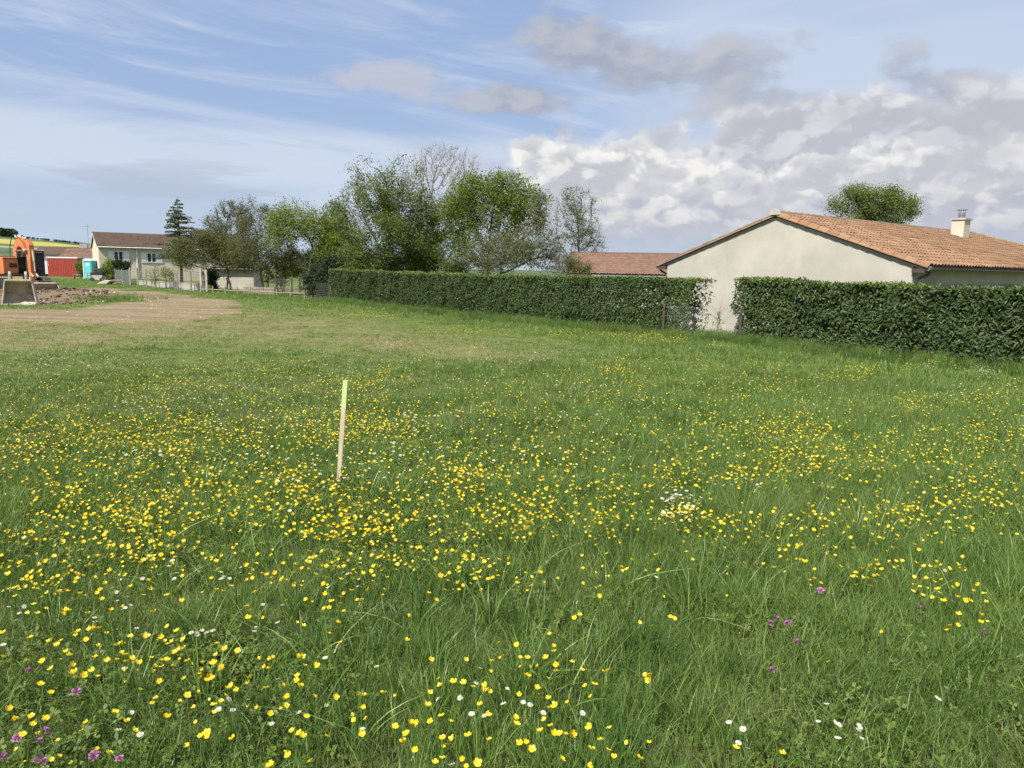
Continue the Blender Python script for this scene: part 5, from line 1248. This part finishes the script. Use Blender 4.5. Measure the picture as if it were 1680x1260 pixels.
# low leafy herbs and clover
x, y, r_ = sample(.35, 9, 70); lu = lushness(x, y); k = (fbm(x, y, .5, 85, 2) - lu * .22 + RNG.normal(0, .06, len(x))) > .38
x, y, lu = x[k], y[k], lu[k]; finish('meadow_herbs', 'low leafy herbs and clover leaves between the grass blades', 'ground cover', herbL, 6, x, y, RNG.uniform(.7, 1.3, len(x)), .8 + .6 * RNG.random(len(x)))
x, y, r_ = sample(.6, 22, 3.0); k = RNG.random(len(x)) < .3 + .7 * lushness(x, y)
x, y = x[k], y[k]; finish('seed_stalks', 'thin grass stalks with narrow seed heads', 'grass', seedL, 4, x, y, RNG.uniform(.7, 1.1, len(x)), np.ones(len(x)))

# ------------------------------------------------------------------ flowers
def petals_mesh(name, n, r0, r1, wd, cup, mat, jit=.12, rows=1, ntip=1):
    """n petals as kites or rounded fans, cupped upward"""
    V_, F_, T = [], [], []; off = 0
    for rw in range(rows):
        for k in range(n):
            a = 6.283 * (k + .5 * rw) / n + random.uniform(-jit, jit); c_, s_ = math.cos(a), math.sin(a); L_ = (r1 - r0) * random.uniform(.88, 1.08); cu = cup * random.uniform(.75, 1.25) + rw * .1
            q = [(r0, 0, 0), (r0 + L_ * .55, wd * .5, .62), (r0 + L_ * .95, wd * .32, 1.0), (r0 + L_, 0, .98), (r0 + L_ * .95, -wd * .32, 1.0), (r0 + L_ * .55, -wd * .5, .62), (r0 + L_ * .55, 0, .45)]
            for u, v, z in q: V_.append((u * c_ - v * s_, u * s_ + v * c_, z * z * cu * L_))
            for f_ in ((0, 6, 1), (1, 6, 2), (2, 6, 3), (3, 6, 4), (4, 6, 5), (5, 6, 0)): F_.append([off + i_ for i_ in f_])
            T += [random.uniform(.2, .8)] * 6; off += 7
    return npmesh(name, np.array(V_), np.array(F_), mat, T)
def dome_mesh(name, r_, h, mat, n=7):
    V_ = [(r_ * math.cos(6.283 * k / n), r_ * math.sin(6.283 * k / n), 0) for k in range(n)] + [(r_ * .65 * math.cos(6.283 * k / n), r_ * .65 * math.sin(6.283 * k / n), h * .75) for k in range(n)] + [(0, 0, h)]
    F_ = [[k, (k + 1) % n, n + (k + 1) % n, n + k] for k in range(n)] + [[n + k, n + (k + 1) % n, 2 * n] for k in range(n)]
    return npmesh(name, V_, F_, mat)
def join_np(name, parts, mats):
    """parts: list of (mesh, Matrix, mat_index)"""
    me = bpy.data.meshes.new(name); bm = bmesh.new()
    lay = None
    for src, Mx, mi in parts:
        b2 = bmesh.new(); b2.from_mesh(src); b2.transform(Mx)
        for f_ in b2.faces: f_.material_index = mi
        tmp = bpy.data.meshes.new('t'); b2.to_mesh(tmp); b2.free(); bm.from_mesh(tmp); bpy.data.meshes.remove(tmp)
    bm.to_mesh(me); bm.free()
    for m_ in mats: me.materials.append(m_)
    return me
pet = [petals_mesh('petals', 5, .0015, .0135, .0125, c_, m_yellow) for c_ in (.45, .6, .8, .55, 1.1)]
ctr = dome_mesh('centre', .0040, .0035, m_gold)
dpet = [petals_mesh('petals', 17, .003, .0105, .0024, c_, m_white, .05) for c_ in (.15, .35, .6)]
dctr = dome_mesh('centre', .0042, .0022, m_gold)
def clover_mesh():
    V_, F_, T = [], [], []; off = 0
    for k in range(70):
        v = np.random.default_rng(k).normal(0, 1, 3); v /= np.linalg.norm(v); v[2] = abs(v[2]) * 1.0 - .15; s_ = np.cross(v, [.3, .5, .8]); s_ /= np.linalg.norm(s_) + 1e-6
        b_ = v * .005; t__ = v * random.uniform(.011, .0145) * np.array([1, 1, .95]); w_ = s_ * .0017
        V_ += [tuple(b_ - w_ * .5), tuple(b_ + w_ * .5), tuple(t__ + w_), tuple(t__ - w_)]; F_.append([off, off + 1, off + 2, off + 3]); T.append(random.random()); off += 4
    return npmesh('blossom', np.array(V_), np.array(F_), m_pink, T)
clo = clover_mesh()
def stem_mesh(h, lx, ly, r_=.0011, name='stem'):
    m_ = MB(); m_.tube([(0, 0, 0), (lx * .2, ly * .2, h * .4), (lx * .6, ly * .6, h * .75), (lx, ly, h)], [r_ * 1.3, r_ * 1.1, r_, r_ * .9], 4, False); return m_.mesh(name, m_stem)
def flower(kind, px, py, hm, src=None):
    """a flower whose head is seen at the photo pixel, on a stem rooted in the ground below it"""
    h = hm; p = G(px, py, h)
    lx, ly = random.gauss(0, .03), random.gauss(0, .03); b_ = Vector((p.x - lx, p.y - ly, gzf(p.x - lx, p.y - ly)))
    h = gzf(p.x, p.y) + h - b_.z
    nm, cat, pts_, cm_ = {'b': ('buttercup', 'buttercup', pet, ctr), 'd': ('daisy', 'daisy', dpet, dctr), 'c': ('clover_flower', 'clover', None, None)}[kind]
    t = empty(nm, b_); t['category'] = cat
    sc = random.uniform(.58, .95) if kind == 'b' else random.uniform(.85, 1.2)
    s_ = bpy.data.objects.new('stem', stem_mesh(h, lx, ly)); link(s_, t)
    R_ = Matrix.Translation((lx, ly, h)) @ Matrix.Rotation(random.gauss(0, .35), 4, 'X') @ Matrix.Rotation(random.gauss(0, .35) , 4, 'Y') @ Matrix.Rotation(random.uniform(0, 6.28), 4, 'Z') @ Matrix.Scale(sc, 4)
    if kind == 'c':
        o = bpy.data.objects.new('blossom', clo); link(o, t); o.matrix_local = R_
        if random.random() < .8:
            hl_ = bpy.data.objects.new('leaf', clover_leaf); link(hl_, t); hl_.location = (lx * .8, ly * .8, h - .02)
    else:
        o = bpy.data.objects.new('petals', random.choice(pts_)); link(o, t); o.matrix_local = R_
        o2 = bpy.data.objects.new('centre', cm_); link(o2, t); o2.matrix_local = R_
    return t
clover_leaf = petals_mesh('leaf', 3, .001, .014, .012, .3, m_herb)

BA = [(155,945),(160,985),(423,978),(408,1012),(565,930),(625,972),(662,1014),(535,1128),(198,788),(150,558),(128,672),(250,576),(297,575),(280,594),(325,628),(336,648),(355,690),(357,735),(250,711),(208,676),(410,742),(452,722),(482,750),(470,655),(530,675),(600,634),(614,642),(620,678),(650,660),(680,685),(745,658),(822,668),(795,702),(593,585),(825,590),(848,580),(903,568),(870,526),(825,504),(733,554),(703,349),(821,350),(893,379),(732,280),(735,230),(847,192),(755,435),(518,292),(546,424),(320,427),(308,440),(332,425),(256,297),(330,332),(132,438),(165,395),(188,200),(1105,143),(1450,168),(1243,264),(1065,322),(1253,336),(1215,408),(1220,460),(1595,348),(1625,380),(1640,380),(1030,756),(1020,772),(1083,705),(1048,684),(1105,613),(1278,667),(1340,655),(1483,655),(1500,697),(1400,798),(1475,797),(1117,808),(1110,842),(1090,872),(1050,890),(1052,928),(820,950),(766,857),(745,884),(1508,948),(1438,1020),(1492,1047),(1417,1140),(1525,1168),(1332,1190),(985,1043),(1018,1027),(1022,1047),(1145,1056),(920,843),(1320,713),(1557,697),(1495,500),(1445,240),(1390,275),(1312,250),(18,655),(240,575),(232,338),(287,335),(390,343),(377,270),(333,247),(290,173),(350,175),(300,190),(128,143),(60,160),(20,118),(12,92),(212,112),(340,132),(668,52),(665,18),(610,92),(660,160),(620,250),(500,370),(430,440),(740,315),(640,310),(910,133),(820,118),(740,100),(756,82),(1260,195),(1410,155),(1320,142),(975,44),(460,515),(490,512),(370,552),(525,540),(640,553),(185,440),(70,315),(55,315),(72,355),(120,312),(480,270),(520,248),(10,535),(370,285)]
BB = [(437,829),(202,832),(425,893),(492,944),(264,997),(322,1032),(306,1074),(360,985),(345,983),(374,985),(362,1112),(437,972),(538,970),(498,1058),(545,1055),(522,1085),(502,1100),(498,1152),(462,1174),(597,1156),(623,1040),(728,1062),(670,1176),(615,1192),(682,886),(728,940),(708,794),(603,781),(551,775),(858,950),(862,983),(878,1084),(912,1078),(938,1107),(978,1018),(1000,962),(1030,995),(1048,1033),(1076,1031),(1104,1035),(1136,1033),(1112,880),(1018,858),(1050,893),(1020,905),(962,809),(875,838),(916,746),(1022,762),(965,700),(880,703),(877,662),(916,658),(790,651),(1007,660),(1045,603),(1047,627),(1025,542),(1136,680),(1184,719),(1247,790),(1290,727),(1315,720),(1230,850),(1200,795),(1223,1000),(1318,1005),(1274,1064),(1312,1111),(1340,1147),(1231,1107),(1408,1076),(1516,1078),(1470,1152),(1086,1156),(1215,1195),(1495,742),(1514,744),(1512,768),(1146,461),(1174,447),(1163,386),(1469,484),(1531,500),(1620,458),(1640,465),(320,574),(330,448),(467,373),(425,340),(549,323),(577,323),(203,352),(100,374),(78,374),(12,428),(50,328),(12,341),(53,270),(684,234),(643,250),(658,270),(749,265),(771,254),(732,213),(907,243),(980,244),(865,290),(1030,152),(785,160),(842,98),(731,86),(486,253),(462,218),(570,190),(595,190),(565,163),(605,170),(1534,177),(1530,135),(1500,232),(1563,228),(1406,222),(1398,145),(1370,157),(1455,142),(1337,120),(1325,132),(1310,260),(258,140),(403,22),(350,18),(370,85),(68,88),(130,145),(60,225),(105,240),(190,207)]
BC = [(262,1100),(490,1128),(720,677),(730,74),(775,70),(606,188),(612,156),(622,133),(398,198),(218,212),(257,139),(450,215),(502,170),(541,88),(1496,384),(1459,300),(1485,342),(1474,449),(1467,486),(1500,480),(1353,496),(1316,500),(1303,522),(1360,442),(1354,362),(1327,312),(1355,297),(1237,285),(1197,267),(1204,316),(1180,352),(1133,330),(1140,297),(1168,308),(1232,362),(1270,374),(1288,377),(1262,337),(1255,320),(1390,376),(1413,380),(1432,330),(912,268),(925,306),(855,298),(850,258),(852,240),(630,277),(650,270),(680,290),(862,40),(998,85),(937,88),(1075,80),(1020,175),(1050,182),(1080,182),(913,172),(960,160),(978,147),(1152,163),(1190,175),(1215,145),(1228,120),(1115,80),(1130,112),(1257,160),(1300,158),(940,120),(1188,210),(1217,208),(1250,212),(1070,228),(1040,215),(780,200),(240,8),(292,20),(325,15),(700,15),(733,25),(1243,15)]
DA = [(15,595),(75,475),(95,440),(118,405),(42,408),(620,358),(640,400),(615,413),(602,420),(575,380),(590,275),(700,270),(783,248),(830,208),(850,246),(870,240),(858,268),(1062,228),(1085,235),(1100,258),(1090,268),(1128,268),(1232,217),(1185,215),(1180,240),(940,538),(968,540),(992,525),(1016,535),(1030,525),(1048,525),(715,540),(672,515),(612,710),(688,1038),(580,1012),(1333,988),(1357,922),(1473,930),(1430,940),(1240,945),(1146,915),(1076,914),(1125,860),(1262,508),(1250,530),(1366,485),(1390,400),(1295,397),(1615,313),(645,930),(468,480),(465,462),(848,180),(722,172),(748,155),(550,313),(570,337),(1600,658),(1178,626),(1370,766),(1612,887)]
DB = [(174,702),(683,710),(663,782),(928,893),(477,863),(585,855),(705,943),(640,936),(103,1007),(543,1186),(810,622),(797,885),(894,880),(993,930),(1187,930),(80,308),(30,245),(8,240),(815,812),(1548,262)]
DC = [(709,888),(668,975),(750,977),(768,988),(763,1052),(870,995),(862,1015),(862,1040),(877,1055),(273,1078),(228,977),(297,1012),(1297,804),(1292,227),(320,1105),(1257,858)]
random.seed(21)
bl_ = [(a / 3, 860 + b_ / 3) for a, b_ in BA] + [(560 + a / 3, 860 + b_ / 3) for a, b_ in BB] + [(1120 + a / 3, 860 + b_ / 3) for a, b_ in BC]
bl_.sort(key=lambda p: -p[1]); near_b, rest_b = bl_[:300], bl_[300:]
ORD = ['leftmost', 'second', 'third', 'fourth', 'fifth', 'sixth', 'seventh', 'eighth', 'ninth', 'tenth', 'eleventh', 'twelfth', 'thirteenth', 'fourteenth', 'fifteenth', 'sixteenth', 'seventeenth', 'eighteenth', 'nineteenth', 'twentieth']
ROWS = [(1218, 'along the bottom edge'), (1185, 'just above the bottom edge'), (1150, 'in the low foreground'), (1115, 'in the foreground'), (1080, 'a little up the foreground'), (1045, 'in the middle foreground'), (1010, 'in the upper foreground'), (975, 'at the top of the foreground'), (940, 'behind the foreground'), (900, 'farther behind the foreground'), (0, 'deep behind the foreground')]
COLS_ = [(190, 'near the left edge'), (400, 'at left'), (600, 'below the stake'), (830, 'left of centre'), (1060, 'right of centre'), (1330, 'at right of centre'), (2000, 'near the right edge')]
def cell(px, py):
    for i_, (v, _) in enumerate(ROWS):
        if py >= v: break
    for j_, (v, _) in enumerate(COLS_):
        if px < v: break
    return i_, j_
def name_cells(pts, what):
    out = {}; cells = {}
    for p in pts: cells.setdefault(cell(*p), []).append(p)
    for (i_, j_), L in cells.items():
        L.sort()
        for k, p in enumerate(L):
            pre = '' if len(L) == 1 else ('leftmost ' if k == 0 else ('rightmost ' if k == len(L) - 1 else ORD[k] + ' from left, '))
            out[p] = (pre + what + ' ' + ROWS[i_][1] + ' ' + COLS_[j_][1])
    return out
bn_ = name_cells(near_b, 'yellow buttercup')
for px, py in near_b:
    t = flower('b', px, py, random.uniform(.20, .32)); t['label'] = bn_[(px, py)]; t['group'] = 'yellow buttercups in the near meadow'
dl = [(a / 3, 860 + b_ / 3) for a, b_ in DA] + [(560 + a / 3, 860 + b_ / 3) for a, b_ in DB] + [(1120 + a / 3, 860 + b_ / 3) for a, b_ in DC]
dn2 = name_cells(dl, 'small white daisy')
for px, py in dl:
    t = flower('d', px, py, random.uniform(.08, .16) if px < 560 else random.uniform(.14, .24))
    t['label'] = dn2[(px, py)]; t['group'] = 'white daisies in the near meadow'
for (px, py), l_ in [((7, 1250), 'pink clover head in the bottom left corner'), ((30, 1221), 'small pink clover head just above the one in the bottom left corner'), ((63, 1228), 'pink clover head near the bottom left, right of the corner'), ((80, 1213), 'pale pink clover head, upper one of the bottom left cluster'), ((156, 1250), 'pink clover head at the bottom edge between two others'), ((197, 1253), 'largest purple pink clover head at the bottom edge'), ((69, 1256), 'faded pink clover head cut by the bottom edge'), ((52, 1107), 'dark pink clover head above the bottom left cluster'), ((127, 1145), 'small magenta clover head in the lower left grass'),
                     ((1267, 1031), 'left pink clover head of a trio in the right grass'), ((1277, 1025), 'middle pink clover head of a trio in the right grass'), ((1292, 1028), 'right pink clover head of a trio in the right grass'), ((1308, 1060), 'faded pink clover head just below the trio'), ((1351, 976), 'pink clover head above the tall grass tuft at right'), ((1509, 1007), 'single bright pink clover head in the grass at far right'), ((1269, 1107), 'dull pink clover head in the dry patch at lower right'), ((1614, 1044), 'faded pink clover head at the right edge of the grass')]:
    t = flower('c', px, py, random.uniform(.10, .18)); t['label'] = l_; t['group'] = 'pink clover flowers'
    t.scale = (1.15,) * 3
# the rest of the flowers: denser carpets farther back
bt, dt_ = [], []
for k in range(6):
    h = random.uniform(.18, .30); lx, ly = random.gauss(0, .02), random.gauss(0, .02)
    st = stem_mesh(h, lx, ly, .0012); Mh = Matrix.Translation((lx, ly, h)) @ Matrix.Rotation(random.gauss(0, .4), 4, 'X') @ Matrix.Rotation(random.gauss(0, .4), 4, 'Y')
    bt.append(bpy.data.objects.new('buttercup_plant', join_np('buttercup_plant', [(st, Matrix(), 0), (pet[k % 5], Mh, 1), (ctr, Mh, 2)], [m_stem, m_yellow, m_gold])))
for k in range(4):
    h = random.uniform(.07, .16); st = stem_mesh(h, 0, 0, .0010); Mh = Matrix.Translation((0, 0, h)) @ Matrix.Rotation(random.gauss(0, .3), 4, 'X')
    dt_.append(bpy.data.objects.new('daisy_plant', join_np('daisy_plant', [(st, Matrix(), 0), (dpet[k % 3], Mh, 1), (dctr, Mh, 2)], [m_stem, m_white, m_gold])))
btL, dtL = lib(bt), lib(dt_)
def Gv(px, py, h):
    px, py = np.asarray(px, float), np.asarray(py, float)
    d = c_fw[None] + c_r[None] * ((px - 840) / F)[:, None] - c_u[None] * ((py - 630) / F)[:, None]; z = np.full(len(px), -.3)
    for i in range(9):
        t = (CH - (z + h)) / np.maximum(-d[:, 2], 1e-3); z = .5 * z + .5 * gz(d[:, 0] * t, d[:, 1] * t)
    return d[:, 0] * t, d[:, 1] * t
def px_patches(patches, h, ymin=496, ymax=905):
    PX, PY = [], []
    for cx_, cy_, rx, ry, n in patches:
        n = int(n * (1.35 if cy_ < 720 else .80))
        nc = max(3, n // 14); c_ = RNG.normal(0, .45, (nc, 2)); m_ = int(n * 1.15); idx = RNG.integers(0, nc, m_); use = RNG.random(m_) < .74
        uv = np.where(use[:, None], c_[idx] + RNG.normal(0, .12, (m_, 2)), RNG.normal(0, .5, (m_, 2)))
        px, py = cx_ + uv[:, 0] * rx, cy_ + uv[:, 1] * ry; k = (py > ymin) & (py < ymax + RNG.normal(0, 25, m_)) & (px > -120) & (px < 1800); PX.append(px[k][:n]); PY.append(py[k][:n])
    x, y = Gv(np.concatenate(PX), np.concatenate(PY), h); k = hedge_side(x, y) < -.3
    return list(zip(x[k], y[k]))
random.seed(31)
YP = [(90, 700, 200, 70, 620), (230, 625, 220, 30, 420), (420, 605, 170, 24, 300), (560, 625, 90, 20, 200), (640, 610, 60, 22, 120), (300, 710, 200, 50, 360), (120, 790, 200, 60, 380), (330, 800, 180, 60, 340), (470, 780, 130, 60, 340), (600, 820, 140, 50, 300), (620, 700, 130, 70, 260), (770, 765, 120, 50, 300), (850, 830, 110, 34, 300), (930, 770, 110, 60, 200),
      (1340, 735, 160, 50, 760), (1300, 690, 130, 30, 240), (1560, 735, 120, 50, 480), (1640, 790, 80, 60, 200), (1130, 775, 120, 30, 240), (1030, 625, 110, 50, 300), (1010, 600, 60, 14, 120), (1075, 553, 55, 8, 260), (760, 540, 60, 8, 120), (930, 545, 50, 8, 90), (1200, 610, 150, 30, 300), (1400, 610, 60, 16, 190), (1250, 640, 180, 40, 260), (1540, 655, 130, 24, 300), (1600, 700, 120, 30, 200), (1500, 830, 150, 40, 300), (1330, 850, 160, 24, 130), (1100, 840, 160, 30, 160), (1550, 590, 70, 14, 90),
      (600, 516, 60, 8, 230), (690, 575, 160, 16, 90), (800, 540, 120, 18, 90), (760, 650, 200, 60, 220), (980, 545, 120, 12, 80), (850, 610, 130, 40, 120), (540, 680, 120, 40, 200), (1650, 650, 80, 40, 120), (840, 700, 700, 130, 1300), (300, 680, 330, 70, 700), (1250, 700, 420, 90, 500), (1000, 850, 500, 16, 120), (200, 850, 300, 26, 260), (560, 850, 160, 22, 200), (200, 905, 320, 50, 260), (700, 895, 260, 40, 170), (120, 990, 240, 60, 90), (1450, 900, 220, 30, 70), (500, 1060, 500, 120, 90), (1000, 1000, 400, 90, 50)]
yl = px_patches(YP, .2, 496, 960) + px_patches([(500, 1050, 600, 150, 130), (250, 1100, 300, 120, 60)], .17, 960, 1270) + [tuple(G(px, py, .25)[:2]) for px, py in rest_b]
x, y = np.array(yl).T; finish('buttercups', 'carpet of small yellow buttercups across the middle and back of the meadow', 'buttercups', btL, 6, x, y, RNG.uniform(.48, .88, len(x)) * (1 + .15 * sstep(8, 22, np.hypot(x, y))), np.ones(len(x)))
WP = [(120, 600, 200, 26, 200), (60, 590, 80, 16, 60), (340, 650, 160, 50, 110), (540, 600, 200, 30, 80), (400, 745, 200, 50, 80), (640, 690, 150, 60, 90), (1110, 825, 34, 12, 60), (1120, 845, 30, 14, 34), (1200, 800, 60, 10, 22), (560, 520, 160, 10, 60), (780, 570, 160, 14, 60), (1600, 608, 90, 10, 110), (1530, 600, 60, 8, 50), (1000, 650, 300, 60, 90), (1250, 570, 160, 10, 50), (250, 505, 120, 10, 20), (700, 780, 500, 60, 130), (1550, 640, 120, 20, 60), (880, 590, 100, 14, 40), (330, 470, 60, 8, 40), (430, 478, 60, 8, 50)]
wl_ = px_patches(WP, .1, 462); x, y = np.array(wl_).T; finish('daisies', 'scattered small white daisies in the middle and back of the meadow', 'daisies', dtL, 4, x, y, RNG.uniform(.9, 1.4, len(x)), np.ones(len(x)) * 1.3)
